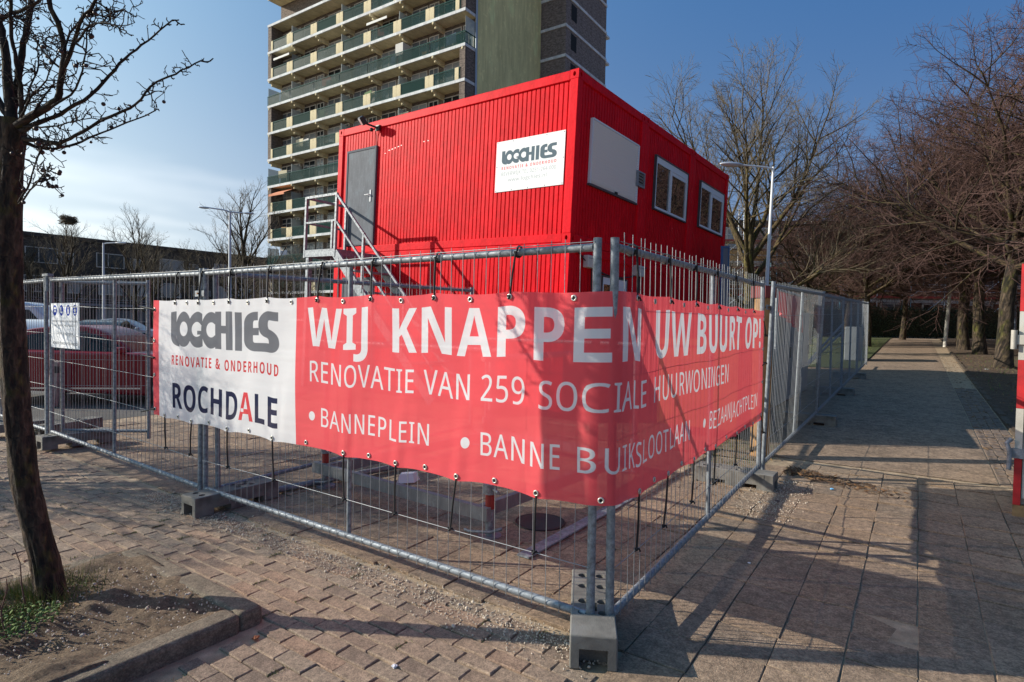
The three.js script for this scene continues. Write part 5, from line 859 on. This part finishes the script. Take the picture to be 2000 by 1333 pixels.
// ---- dead stems and a low green clump at the foot of the tree
{
  const r = mulberry(97), stem = (x, z, h, l, label) => { const o = thing('dry_stem', label, 'plant', [x, 0.08, z], 0, 'dry stems in the tree pit'); const pts = [V3(0, 0, 0), V3(l * 0.3, h * 0.4, 0.01), V3(l * 0.7, h * 0.75, 0), V3(l, h, 0.02)]; part('stalk', gb((g) => g.tube(pts, [0.004, 0.002], 5)), M.twigRed, o); part('side_twig', gb((g) => { for (let k = 0; k < 4; k++) { const f = 0.4 + k * 0.15, p = V3(l * f, h * f, 0.01); g.tube([p, p.clone().add(V3(rr(-0.05, 0.05, r), 0.03, rr(-0.04, 0.04, r)))], [0.002, 0.001], 4); } }), M.twigRed, o); };
  stem(-2.62, -2.98, 0.42, 0.01, 'tallest dry stem left of the crab apple trunk'); stem(-2.54, -3.06, 0.33, -0.04, 'dry stem close to the left side of the crab apple trunk'); stem(-2.5, -2.86, 0.26, 0.05, 'short dry stem in front of the crab apple trunk'); stem(-2.4, -2.78, 0.2, -0.04, 'shortest dry stem near the lower left corner');
  const lf = new THREE.SphereGeometry(1, 5, 3); lf.scale(1, 0.25, 0.6); const N = 380, im = shade(new THREE.InstancedMesh(lf, std({ color: C(1, 1, 1), roughness: 0.8 }), N)), m = new THREE.Matrix4(), q = new THREE.Quaternion(), e = new THREE.Euler(), cols = [C(0.1, 0.17, 0.03), C(0.14, 0.2, 0.04), C(0.07, 0.12, 0.02)];
  for (let k = 0; k < N; k++) { const a = r() * 6.3, d = Math.sqrt(r()) * 0.24, x = -2.45 + Math.cos(a) * d * 0.75, z = -2.88 + Math.sin(a) * d * 0.8, s = rr(0.006, 0.015, r); m.compose(V3(x, 0.1 + r() * 0.06 * (1 - d / 0.4), z), q.setFromEuler(e.set(rr(-0.8, 0.8, r), r() * 6.3, rr(-0.8, 0.8, r))), V3(s, s, s)); im.setMatrixAt(k, m); im.setColorAt(k, cols[(r() * 3) | 0]); }
  im.name = 'ground_cover'; im.userData = { kind: 'stuff', label: 'low bright green weeds in the near tree pit', category: 'weeds' }; scene.add(im);
}

// ================================================================ cars, lamps and small things
function car(o) { // nose to +x, wheels on y = 0, centred on its length
  const t = thing('parked_car', o.label, 'car', o.pos, o.turn, 'parked cars'), L = o.L ?? 4.5, W = o.W ?? 1.76, h = L / 2, paint = phy({ color: o.color, roughness: 0.35, clearcoat: 0.3, clearcoatRoughness: 0.1, specularIntensity: 0.4 });
  const H = o.H ?? 1.44, belt = o.belt ?? 0.92;
  const S = new THREE.Shape(); S.moveTo(-h + 0.05, 0.3); S.lineTo(-h + 0.55, 0.24); S.absarc(-h + 0.86, 0.32, 0.34, Math.PI, 0, true); S.lineTo(h - 1.22, 0.22); S.absarc(h - 0.88, 0.32, 0.34, Math.PI, 0, true); S.lineTo(h - 0.08, 0.3); S.quadraticCurveTo(h + 0.03, 0.5, h - 0.06, 0.66); S.quadraticCurveTo(h - 0.5, 0.84, h - 1.35, belt); S.lineTo(-h + 0.7, belt + 0.04); S.quadraticCurveTo(-h + 0.1, belt + 0.06, -h + 0.02, belt - 0.06); S.quadraticCurveTo(-h - 0.04, 0.6, -h + 0.05, 0.3);
  const body = new THREE.ExtrudeGeometry(S, { depth: W - 0.24, bevelEnabled: true, bevelSize: 0.06, bevelThickness: 0.12, bevelSegments: 3, curveSegments: 14 }); body.translate(0, 0, -(W - 0.24) / 2); part('body', body, paint, t);
  const back = o.back ?? 0.45, K = new THREE.Shape(); K.moveTo(h - 1.4, belt - 0.05); K.quadraticCurveTo(h - 2.0, H - 0.08, h - 2.35, H - 0.03); K.quadraticCurveTo(-0.3, H + 0.05, -h + back + 0.75, H - 0.06); K.quadraticCurveTo(-h + back + 0.3, H - 0.16, -h + back, belt - 0.02); K.lineTo(h - 1.4, belt - 0.05);
  const cab = new THREE.ExtrudeGeometry(K, { depth: W - 0.56, bevelEnabled: true, bevelSize: 0.03, bevelThickness: 0.14, bevelSegments: 3, curveSegments: 14 }); cab.translate(0, 0, -(W - 0.56) / 2);
  { const p = cab.attributes.position; for (let i = 0; i < p.count; i++) p.setZ(i, p.getZ(i) * (1 - 0.2 * Math.max(0, p.getY(i) - belt) / (H - belt))); cab.computeVertexNormals(); } part('cabin', cab, paint, t);
  const gl = phy({ color: C(0.012, 0.022, 0.026), roughness: 0.05, specularIntensity: 0.55 }), Q = new THREE.Shape(); Q.moveTo(h - 1.52, belt + 0.03); Q.quadraticCurveTo(h - 2.05, H - 0.14, h - 2.4, H - 0.1); Q.quadraticCurveTo(-0.3, H - 0.03, -h + back + 0.8, H - 0.14); Q.quadraticCurveTo(-h + back + 0.45, H - 0.2, -h + back + 0.25, belt + 0.05); Q.lineTo(h - 1.52, belt + 0.03);
  for (const s of [-1, 1]) { const g = new THREE.ShapeGeometry(Q, 12), p = g.attributes.position; for (let i = 0; i < p.count; i++) p.setZ(i, s * ((W - 0.28) / 2 * (1 - 0.2 * Math.max(0, p.getY(i) - belt) / (H - belt)) + 0.006)); g.computeVertexNormals(); part('side_window', g, Object.assign(gl, { side: THREE.DoubleSide }), t); }
  part('window_pillar', gb((g) => { for (const s of [-1, 1]) g.bar(V3(-0.1, belt, s * (W - 0.26) / 2), V3(-0.14, H - 0.08, s * (W - 0.26) / 2 * 0.83), 0.07, 0.02, V3(0, 0, 1)); }), M.black, t);
  part('chrome_strip', gb((g) => { for (const s of [-1, 1]) { g.box(-h + back + 0.2, belt + 0.01, s > 0 ? W / 2 - 0.15 : -W / 2 + 0.12, h - 1.5, belt + 0.035, s > 0 ? W / 2 - 0.12 : -W / 2 + 0.15); g.box(-h + 1.3, 0.3, s > 0 ? W / 2 - 0.01 : -W / 2 - 0.008, h - 1.3, 0.33, s > 0 ? W / 2 + 0.008 : -W / 2 + 0.01); } }), std({ color: C(0.6, 0.6, 0.62), metalness: 0.9, roughness: 0.25 }), t);
  part('windscreen', gb((g) => { const a = belt + 0.02, b = H - 0.1; g.quad(V3(h - 1.46, a, W / 2 - 0.2), V3(h - 1.46, a, -W / 2 + 0.2), V3(h - 2.2, b, -W / 2 + 0.34), V3(h - 2.2, b, W / 2 - 0.34)); }), gl, t);
  part('rear_window', gb((g) => { const a = belt + 0.06, b = H - 0.14; g.quad(V3(-h + back + 0.1, a, -W / 2 + 0.22), V3(-h + back + 0.1, a, W / 2 - 0.22), V3(-h + back + 0.5, b, W / 2 - 0.34), V3(-h + back + 0.5, b, -W / 2 + 0.34)); }), gl, t);
  for (const s of [-1, 1]) { const a = part('tail_light', rbox(0.08, 0.16, 0.3, 0.03), std({ color: C(0.4, 0.01, 0.01), roughness: 0.2 }), t); a.position.set(-h + 0.02, 0.78, s * (W / 2 - 0.24)); const b = part('headlight', rbox(0.2, 0.12, 0.32, 0.04), std({ color: C(0.55, 0.56, 0.58), roughness: 0.15 }), t); b.position.set(h - 0.13, 0.64, s * (W / 2 - 0.26)); const m = part('mirror', rbox(0.16, 0.13, 0.2, 0.05), paint, t); m.position.set(h - 1.62, belt + 0.1, s * (W / 2 + 0.06)); }
  for (const x of [-h + 0.86, h - 0.88]) for (const s of [-1, 1]) { const w = part('wheel', new THREE.CylinderGeometry(0.315, 0.315, 0.2, 24).rotateX(Math.PI / 2), M.rubber, t); w.position.set(x, 0.315, s * (W / 2 - 0.12)); const q = part('rim', gb((g) => { for (let k = 0; k < 5; k++) { const a = k / 5 * 6.283; g.bar(V3(0, 0, 0), V3(Math.cos(a) * 0.2, Math.sin(a) * 0.2, 0), 0.06, 0.03, V3(0, 0, 1)); } g.tube(range(0, 1, 16).map((f) => V3(Math.cos(f * 6.283) * 0.2, Math.sin(f * 6.283) * 0.2, 0)), 0.02, 5, false); }), std({ color: C(0.5, 0.5, 0.52), metalness: 0.8, roughness: 0.35 }), w); q.position.z = s * 0.1; }
  part('number_plate', boxG(-h - 0.035, 0.62, -0.26, -h - 0.02, 0.73, 0.26), std({ color: C(0.75, 0.55, 0.05), roughness: 0.5 }), t);
  return t;
}
car({ label: 'red car parked behind the left fence', pos: [-7.95, 0, -11.7], turn: 0.1, color: C(0.2, 0.004, 0.014), L: 4.55 });
car({ label: 'black estate car with red tail lights behind the red car', pos: [-13.9, 0.02, -20.3], turn: 2.0, color: C(0.012, 0.013, 0.016), H: 1.5, back: 0.12 });
car({ label: 'white car parked left of the black estate car', pos: [-16.4, 0.02, -20.8], turn: 2.0, color: C(0.62, 0.63, 0.64), H: 1.48, back: 0.3 });
car({ label: 'dark blue car under the tower, seen over the banner', pos: [-17.5, 0.1, -42], turn: 0.7, color: C(0.03, 0.06, 0.12) });
car({ label: 'grey car far back on the parking lot, left of the notice', pos: [-24.5, 0.1, -29], turn: 0.3, color: C(0.2, 0.21, 0.23), H: 1.5 });
car({ label: 'silver car far back on the parking lot, right of the notice', pos: [-19.2, 0.1, -29.5], turn: 0.3, color: C(0.42, 0.43, 0.45), H: 1.46 });
{ // white van
  const t = thing('delivery_van', 'white van on the parking lot left of the safety notice', 'van', [-20.8, 0.05, -24.3], 0.35), wht = std({ color: C(0.62, 0.64, 0.68), roughness: 0.35 });
  const s = new THREE.Shape(); s.moveTo(-2.5, 0.35); s.lineTo(2.4, 0.35); s.quadraticCurveTo(2.55, 0.8, 2.4, 1.05); s.lineTo(1.75, 1.2); s.lineTo(1.15, 1.98); s.quadraticCurveTo(0.9, 2.1, 0.5, 2.1); s.lineTo(-2.4, 2.1); s.quadraticCurveTo(-2.55, 2.0, -2.5, 0.35);
  const g = new THREE.ExtrudeGeometry(s, { depth: 1.6, bevelEnabled: true, bevelSize: 0.08, bevelThickness: 0.12, bevelSegments: 3 }); g.translate(0, 0, -0.8); part('body', g, wht, t);
  part('side_window', gb((q) => { for (const z of [0.925, -0.925]) q.quad(V3(0.35, 1.2, z), V3(1.55, 1.2, z), V3(1.05, 1.85, z), V3(0.35, 1.85, z)); }), Object.assign(M.pane[0].clone(), { side: THREE.DoubleSide }), t);
  for (const x of [-1.6, 1.6]) for (const z of [-0.82, 0.82]) { const w = part('wheel', new THREE.CylinderGeometry(0.34, 0.34, 0.22, 20).rotateX(Math.PI / 2), M.rubber, t); w.position.set(x, 0.34, z); part('rim', new THREE.CylinderGeometry(0.2, 0.2, 0.23, 16).rotateX(Math.PI / 2), M.galv, w); }
}
// ---- street lamps
M.lampPost = std({ color: C(0.5, 0.52, 0.55), roughness: 0.5, metalness: 0.3 });
function lamp(pos, h, arms, r0, label, lean = 0, mat = M.lampPost, name = 'street_lamp') {
  const t = thing(name, label, 'street lamp', pos, 0, 'street lamps'); t.rotation.z = lean;
  part('pole', gb((g) => g.tube([V3(0, -0.1, 0), V3(0, h * 0.3, 0), V3(0, h, 0)], [r0, r0, r0 * 0.6], 14)), mat, t);
  for (const [dx, dz, L, up] of arms) {
    const e = V3(dx * L, h + up, dz * L); part('arm', gb((g) => g.tube([V3(0, h - 0.05, 0), V3(dx * L * 0.3, h + up * 0.6 - 0.02, dz * L * 0.3), e], [r0 * 0.5, r0 * 0.4], 10)), mat, t);
    const s = part('lantern', (() => { const q = new THREE.SphereGeometry(1, 20, 12); q.scale(0.33, 0.06, 0.12); return q; })(), M.lampPost, t); s.position.set(e.x + dx * 0.3, e.y, e.z + dz * 0.3); s.rotation.y = Math.atan2(-dz, dx); part('lens', (() => { const q = new THREE.SphereGeometry(1, 16, 8, 0, 6.283, Math.PI / 2, Math.PI / 2); q.scale(0.27, 0.055, 0.1); q.translate(0, -0.02, 0); return q; })(), std({ color: C(0.5, 0.5, 0.45), roughness: 0.3 }), s);
  }
  return t;
}
lamp([-17.25, 0.2, -36], 8.0, [[-0.95, 0.3, 1.1, 0.12], [0.95, -0.3, 0.75, -0.05]], 0.1, 'tall street lamp with two lanterns left of the tower');
lamp([-24.6, 0.2, -35.5], 5.9, [[1, 0, 0.75, 0.02]], 0.085, 'street lamp with one lantern before the low brick block');
lamp([6.8, 0.25, -16], 5.7, [[-1, 0.05, 0.85, 0]], 0.055, 'street lamp with one lantern between the containers and the broad tree', -0.03, std({ color: C(0.66, 0.67, 0.68), roughness: 0.5 }));
{
  const t = lamp([21.6, 0.8, -29.4], 4.4, [], 0.085, 'leaning white park lamp post beside the path', -0.06, std({ color: C(0.7, 0.7, 0.68), map: rep(tStain, 1.2), roughness: 0.6 }), 'park_lamp'); part('cap', new THREE.CylinderGeometry(0.35, 0.1, 0.14, 20).translate(0, 4.45, 0), M.lampPost, t);
  const u = lamp([31.2, 0.9, -36.6], 3.6, [], 0.07, 'dark park lamp with a flat cap behind the park trees', 0, std({ color: C(0.2, 0.24, 0.3), roughness: 0.5 }), 'park_lamp'); part('cap', new THREE.CylinderGeometry(0.06, 0.42, 0.16, 20).translate(0, 3.65, 0), M.lampPost, u);
}
// ---- wooden parking bollards behind the left fence
for (const [x, z, h, lean, label] of [[-8.28, -10.6, 0.82, -0.08, 'white wooden bollard in front of the red car, left'], [-6.5, -10.9, 0.8, 0.03, 'weathered wooden bollard at the nose of the red car']]) {
  const t = thing('wooden_bollard', label, 'bollard', [x, 0, z], 0.2, 'wooden bollards'); t.rotation.z = lean; part('post', rbox(0.13, h, 0.13, 0.015).translate(0, h / 2, 0), std({ color: C(0.5, 0.42, 0.4), map: rep(tStain, 0.4), roughness: 0.9 }), t); part('band', boxG(-0.07, h - 0.2, -0.07, 0.07, h - 0.08, 0.07), std({ color: C(0.06, 0.05, 0.05), roughness: 0.9 }), t);
}
// ---- galvanized support frame on jacks, standing inside the corner of the fence
{
  const A = [-1.8, -5.72], D = [0.787, 0.617], N = [0.617, -0.787], t = thing('support_frame', 'galvanized support frame on red screw jacks behind the banner', 'frame', [A[0], 0, A[1]], Math.atan2(-0.617, 0.787));
  // local x along the fence, -z into the yard
  const L = 2.1, Dp = 2.4, P = (x, y, z) => V3(x, y, z), red = std({ color: C(0.24, 0.02, 0.015), roughness: 0.6 }); void D; void N;
  for (const [x, z] of [[0, 0], [L, 0], [0, -Dp], [L, -Dp]]) {
    const j = part('jack', gb((g) => { g.rod(P(x, 0.02, z), P(x, 0.34, z), 0.034, 14); g.rod(P(x, 0.0, z), P(x, 0.02, z), 0.09, 16); }), M.galv, t);
    part('jack_sleeve', gb((g) => g.rod(P(x, 0.22, z), P(x, 0.335, z), 0.036, 14)), red, j); part('jack_nut', gb((g) => { g.rod(P(x, 0.335, z), P(x, 0.41, z), 0.052, 14); g.rod(P(x, 0.38, z), P(x + 0.12, 0.37, z + 0.05), 0.012, 8); }), M.galv, j); part('standard', gb((g) => g.rod(P(x, 0.41, z), P(x, 1.45, z), 0.026, 12)), M.galv, t);
    part('base_handle', gb((g) => g.tube([P(x - 0.2, 0.03, z + 0.06), P(x - 0.12, 0.045, z + 0.1), P(x + 0.04, 0.06, z + 0.05), P(x + 0.12, 0.09, z)], 0.012, 8)), M.galv, j);
  }
  for (const z of [0.05, -Dp - 0.05]) part('long_beam', gb((g) => g.bar(P(-0.12, 0.19, z), P(L + 0.03, 0.19, z), 0.05, 0.1)), M.beam, t);
  for (const x of [0.07, L - 0.07]) part('cross_beam', gb((g) => g.bar(P(x, 0.19, 0.02), P(x, 0.19, -Dp - 0.02), 0.05, 0.1)), M.beam, t);
  part('top_frame', gb((g) => { for (const z of [0, -Dp]) g.rod(P(-0.1, 1.42, z), P(L + 0.1, 1.42, z), 0.024, 10); for (const x of [0, L]) g.rod(P(x, 1.36, 0.1), P(x, 1.36, -Dp - 0.1), 0.024, 10); }), M.galv, t);
  // two pipes lying on the slabs
  const pipe = (a, b, r, label) => { const o = thing('steel_pipe', label, 'pipe', [0, 0, 0], 0, 'loose steel pipes in the yard'); part('tube', gb((g) => g.rod(V3(...a), V3(...b), r, 10)), M.galv, o); };
  pipe([-2.35, 0.035, -5.28], [-0.7, 0.06, -6.9], 0.03, 'long galvanized pipe lying on the slabs from the middle fence block');
  const st = single('steel_strip', boxG(-0.05, 0, -0.9, 0.05, 0.012, 0.9), M.galv, 'flat steel strip lying on the slabs near the fence corner', 'steel strip'); st.position.set(0.62, 0.012, -4.75); st.rotation.y = -0.62;
  const gu = thing('white_plastic_piece', 'bent white plastic piece lying in the yard', 'plastic piece', [-1.06, 0.01, -5.9], 0.3); part('shell', gb((g) => { g.quad(V3(-0.09, 0, 0.05), V3(0.09, 0, 0.05), V3(0.08, 0.08, 0.0), V3(-0.05, 0.08, 0.0)); g.quad(V3(0.09, 0, 0.05), V3(0.16, 0, -0.06), V3(0.13, 0.08, -0.08), V3(0.08, 0.08, 0)); g.quad(V3(-0.05, 0.08, 0), V3(0.08, 0.08, 0), V3(0.13, 0.08, -0.08), V3(-0.02, 0.08, -0.08)); }), std({ color: C(0.72, 0.72, 0.7), roughness: 0.5, side: THREE.DoubleSide }), gu);
  const mc = thing('drain_cover', 'dark round drain cover in the slabs behind the fence corner', 'drain cover', [0.25, 0.012, -4.75]); part('lid', new THREE.CylinderGeometry(0.19, 0.19, 0.012, 28), std({ color: C(0.05, 0.05, 0.05), roughness: 0.7, metalness: 0.4 }), mc); part('rim', gb((g) => g.tube(range(0, 1, 28).map((f) => V3(Math.cos(f * 6.283) * 0.2, 0, Math.sin(f * 6.283) * 0.2)), 0.008, 6, false)), M.black, mc);
}
// ---- things stored behind the fence along the path
{
  const uvBox = (name, label, cat, u, v, w, h, d, mat) => { const [x, z] = uv2(u, v), t = thing(name, label, cat, [x, rise(v), z], Math.atan2(UX, UZ)); return [t, w, h, d, mat]; };
  { const [t, w, h, d] = uvBox('waste_container', 'ochre yellow waste container behind the leaning fence panel', 'container', -2.5, 9.1, 1.9, 1.25, 1.1), m = std({ color: C(0.3, 0.2, 0.04), map: rep(tStain, 0.8), roughness: 0.6 }); part('tub', gb((g) => { g.box(-w / 2, 0.12, -d / 2, w / 2, h, d / 2); }), m, t); part('lid', gb((g) => g.box(-w / 2 - 0.04, h, -d / 2 - 0.04, w / 2 + 0.04, h + 0.08, d / 2 + 0.04)), m, t); for (const x of [-0.7, 0, 0.7]) part('rib', boxG(x - 0.05, 0.14, d / 2, x + 0.05, h - 0.03, d / 2 + 0.05), m, t); for (const x of [-0.75, 0.75]) part('castor', gb((g) => g.rod(V3(x, 0.08, -0.3), V3(x, 0.08, 0.3), 0.08, 12)), M.black, t); }
  { const [t, w, h, d] = uvBox('site_cabinet', 'grey metal site cabinet behind the second fence panel', 'cabinet', -2.55, 12.9, 3.4, 1.75, 1.1), m = std({ color: C(0.23, 0.26, 0.27), map: rep(tPaint, 1.5), roughness: 0.5 }); part('housing', gb((g) => g.box(-w / 2, 0.05, -d / 2, w / 2, h, d / 2)), m, t); for (let k = 0; k < 3; k++) { const q = part('door', boxG(-w / 2 + 0.06 + k * 1.11, 0.12, d / 2, -w / 2 + 1.08 + k * 1.11, h - 0.06, d / 2 + 0.02), m, t); part('handle', boxG(-w / 2 + 0.98 + k * 1.11, 0.85, d / 2 + 0.02, -w / 2 + 1.02 + k * 1.11, 1.05, d / 2 + 0.045), M.black, q); } part('skid', gb((g) => { for (const x of [-1.4, 1.4]) g.box(x - 0.06, 0, -d / 2, x + 0.06, 0.05, d / 2); }), M.black, t); }
  { const [x, z] = uv2(-1.66, 10.2), t = thing('red_tarpaulin', 'red tarpaulin hung on a rail behind the leaning fence panel', 'tarpaulin', [x, rise(10.2), z], Math.atan2(UX, UZ)), g = new GB(), n = 26; for (let j = 0; j <= 10; j++) for (let i = 0; i <= n; i++) { const a = i / n, b = j / 10, edge = 0.5 + 0.5 * a; g.v(V3(-1.1 + 2.2 * a, 2.02 - b * 0.62 * edge, 0.04 * Math.sin(a * 26) * b), V3(0, 0, 1), a, b); } for (let j = 0; j < 10; j++) for (let i = 0; i < n; i++) { const q = j * (n + 1) + i; g.i.push(q, q + n + 1, q + 1, q + 1, q + n + 1, q + n + 2); } const geo = g.geo(); geo.computeVertexNormals(); part('sheet', geo, phy({ color: C(0.6, 0.02, 0.03), roughness: 0.6, transmission: 0.3, thickness: 0, side: THREE.DoubleSide }), t); part('rail', gb((q) => { q.rod(V3(-1.2, 2.03, 0), V3(1.2, 2.03, 0), 0.02, 8); for (const xx of [-1.15, 1.15]) q.rod(V3(xx, 0, 0), V3(xx, 2.03, 0), 0.02, 8); }), M.galv, t); }
  { const [x, z] = uv2(-1.52, 7.5), t = thing('timber_post', 'square timber post standing behind the banner end', 'post', [x, rise(7.6), z], 0.5); part('post', rbox(0.16, 1.9, 0.16, 0.01).translate(0, 0.95, 0), std({ color: C(0.36, 0.2, 0.08), map: rep(tStain, 0.5), roughness: 0.8 }), t); part('cap', boxG(-0.1, 1.9, -0.1, 0.1, 2.04, 0.1), std({ color: C(0.16, 0.015, 0.015), roughness: 0.7 }), t); }
  { const [x, z] = uv2(-1.75, 15.6), t = thing('raker_brace', 'steel braces propping the second fence panel from behind', 'brace', [x, rise(15.6), z], Math.atan2(UX, UZ)); part('strut', gb((g) => g.rod(V3(-2.2, 0.1, -0.5), V3(1.6, 1.5, 0.2), 0.024, 8)), M.galv, t); part('strut', gb((g) => g.rod(V3(-1.2, 0.1, -0.6), V3(1.6, 1.3, 0.2), 0.024, 8)), M.galv, t); }
  { const [x, z] = uv2(-1.9, 24.5), t = thing('utility_cabinet', 'grey utility cabinet beyond the last fence panel', 'cabinet', [x, rise(24.5), z], Math.atan2(UX, UZ)); part('housing', rbox(1.1, 1.2, 0.45, 0.03).translate(0, 0.6, 0), std({ color: C(0.25, 0.27, 0.28), roughness: 0.6 }), t); part('door', boxG(-0.5, 0.1, 0.226, 0.5, 1.1, 0.24), std({ color: C(0.27, 0.29, 0.3), roughness: 0.6 }), t); }
}
// ---- white steel store with red and white warning strips at the right edge
{
  const t = thing('steel_store', 'white steel store with red and white warning strips at the right edge', 'container', [4.275, 0.05, -4.97], -0.76), w = 2.2, d = 2.0, h = 2.14, wm = std({ color: C(0.46, 0.46, 0.43), map: rep(tStain, 1.4), roughness: 0.6 }), rm = std({ color: C(0.5, 0.015, 0.02), map: rep(tStain, 0.7), roughness: 0.6 });
  // local: x = 0 the near left corner, front along +x, body to -z
  part('wall', gb((g) => g.box(0.03, 0.1, -d, w, h - 0.04, -0.06)), wm, t); part('roof', gb((g) => g.box(0.03, h - 0.04, -d, w, h, -0.05)), wm, t); part('skid', gb((g) => { g.box(0.0, -0.02, -d, w, 0.1, -0.005); }), std({ color: C(0.28, 0.2, 0.1), map: rep(tStain, 0.5), roughness: 0.8 }), t);
  for (let k = 0; k < 5; k++) { const y0 = 0.1 + k * 0.41; part('warning_strip', boxG(0.0, y0, -0.06, 0.05, Math.min(h, y0 + 0.41) - 0.002, 0.0), k % 2 ? wm : rm, t, k % 2 ? 'white band of the warning strip' : 'red band of the warning strip'); }
  part('door', boxG(0.055, 0.16, -0.058, w - 0.1, h - 0.12, -0.012), wm, t);
  part('hinge', gb((g) => { for (const y of [1.42]) { g.rod(V3(-0.03, y, 0.02), V3(-0.03, y + 0.16, 0.02), 0.022, 10); g.box(-0.04, y + 0.04, -0.0, 0.1, y + 0.12, 0.02); } }), wm, t); part('lock_bar', gb((g) => { g.tube([V3(-0.02, 0.66, 0.02), V3(-0.05, 0.62, 0.03), V3(-0.03, 0.56, 0.04), V3(-0.03, 0.4, 0.04)], 0.018, 8); g.box(-0.02, 0.5, 0.0, 0.12, 0.58, 0.03); }), M.galv, t); part('bracket', boxG(0.05, 0.98, -0.012, 0.2, 1.12, 0.03), std({ color: C(0.4, 0.06, 0.03), roughness: 0.7 }), t);
}
// ---- litter
{
  const scrap = (name, x, z, col, s, label) => { const g = new THREE.IcosahedronGeometry(s, 1), p = g.attributes.position, r = mulberry(Math.round(x * 991 + z * 77)); const seen = {}; for (let i = 0; i < p.count; i++) { const k = [p.getX(i), p.getY(i), p.getZ(i)].map((q) => q.toFixed(4)).join(); seen[k] ??= rr(0.6, 1.25, r); p.setXYZ(i, p.getX(i) * seen[k], p.getY(i) * seen[k] * 0.45, p.getZ(i) * seen[k]); } g.computeVertexNormals(); const m = single(name, g, std({ color: col, roughness: 0.8 }), label, 'litter'); m.position.set(x, onGround(x, z) + s * 0.4, z); return m; };
  scrap('paper_scrap', -0.53, -2.72, C(0.7, 0.7, 0.72), 0.014, 'crumpled white paper scrap on the bricks at the bottom edge'); scrap('blue_plastic_scrap', 3.15, -5.72, C(0.15, 0.4, 0.65), 0.018, 'light blue plastic scrap on the path slabs'); scrap('pebble', 2.45, -5.35, C(0.1, 0.06, 0.05), 0.022, 'dark brown pebble in front of the right fence block'); scrap('pebble', 2.27, -5.32, C(0.45, 0.42, 0.36), 0.014, 'pale pebble in front of the right fence block'); scrap('paper_scrap', 1.65, -4.0, C(0.7, 0.7, 0.7), 0.01, 'small white paper scrap on the slabs right of the corner');
  scrap('paper_scrap', 14.2, -17.6, C(0.65, 0.66, 0.7), 0.05, 'white litter in the shade left of the leaning park tree'); scrap('paper_scrap', 14.6, -16.2, C(0.65, 0.66, 0.7), 0.05, 'white litter in the shade nearest the warning strips');
  scrap('brown_leaf', -1.28, -2.95, C(0.25, 0.08, 0.03), 0.018, 'curled brown leaf by the kerb corner of the tree pit');
}

// ---- clipped hedge across the end of the park
{
  const r = mulberry(99), t = thing('hedge', 'dark clipped hedge at the end of the park path', 'hedge', [33.5, 1.0, -43.2]), lf = new THREE.SphereGeometry(1, 5, 3); lf.scale(1, 0.4, 0.7);
  part('stems', gb((g) => { for (let k = 0; k < 60; k++) { const x = -12.5 + k * 0.42; g.tube([V3(x, 0, 0), V3(x + rr(-0.1, 0.1, r), 0.5, rr(-0.2, 0.2, r)), V3(x + rr(-0.2, 0.2, r), 1.2, rr(-0.3, 0.3, r))], [0.03, 0.01], 4, false); } g.box(-12.6, 0.1, -0.25, 12.6, 2.0, 0.25); }), std({ color: C(0.02, 0.025, 0.012), roughness: 1 }), t);
  const N = 9000, im = shade(new THREE.InstancedMesh(lf, std({ color: C(0.03, 0.045, 0.015), roughness: 0.8 }), N)), m = new THREE.Matrix4(), q = new THREE.Quaternion(), e = new THREE.Euler();
  for (let k = 0; k < N; k++) { const x = rr(-12.7, 12.7, r), f = r(), y = f < 0.3 ? rr(1.95, 2.3, r) : rr(0.05, 2.1, r), z = f < 0.35 ? rr(-0.4, 0.4, r) : rr(0.25, 0.45, r), s = rr(0.03, 0.07, r); m.compose(V3(x, y + 0.08 * Math.sin(x * 2.3), z), q.setFromEuler(e.set(r() * 6, r() * 6, r() * 6)), V3(s, s, s)); im.setMatrixAt(k, m); }
  im.name = 'leaves'; im.userData = { kind: 'stuff' }; t.add(im);
}
renderer.render(scene, camera);
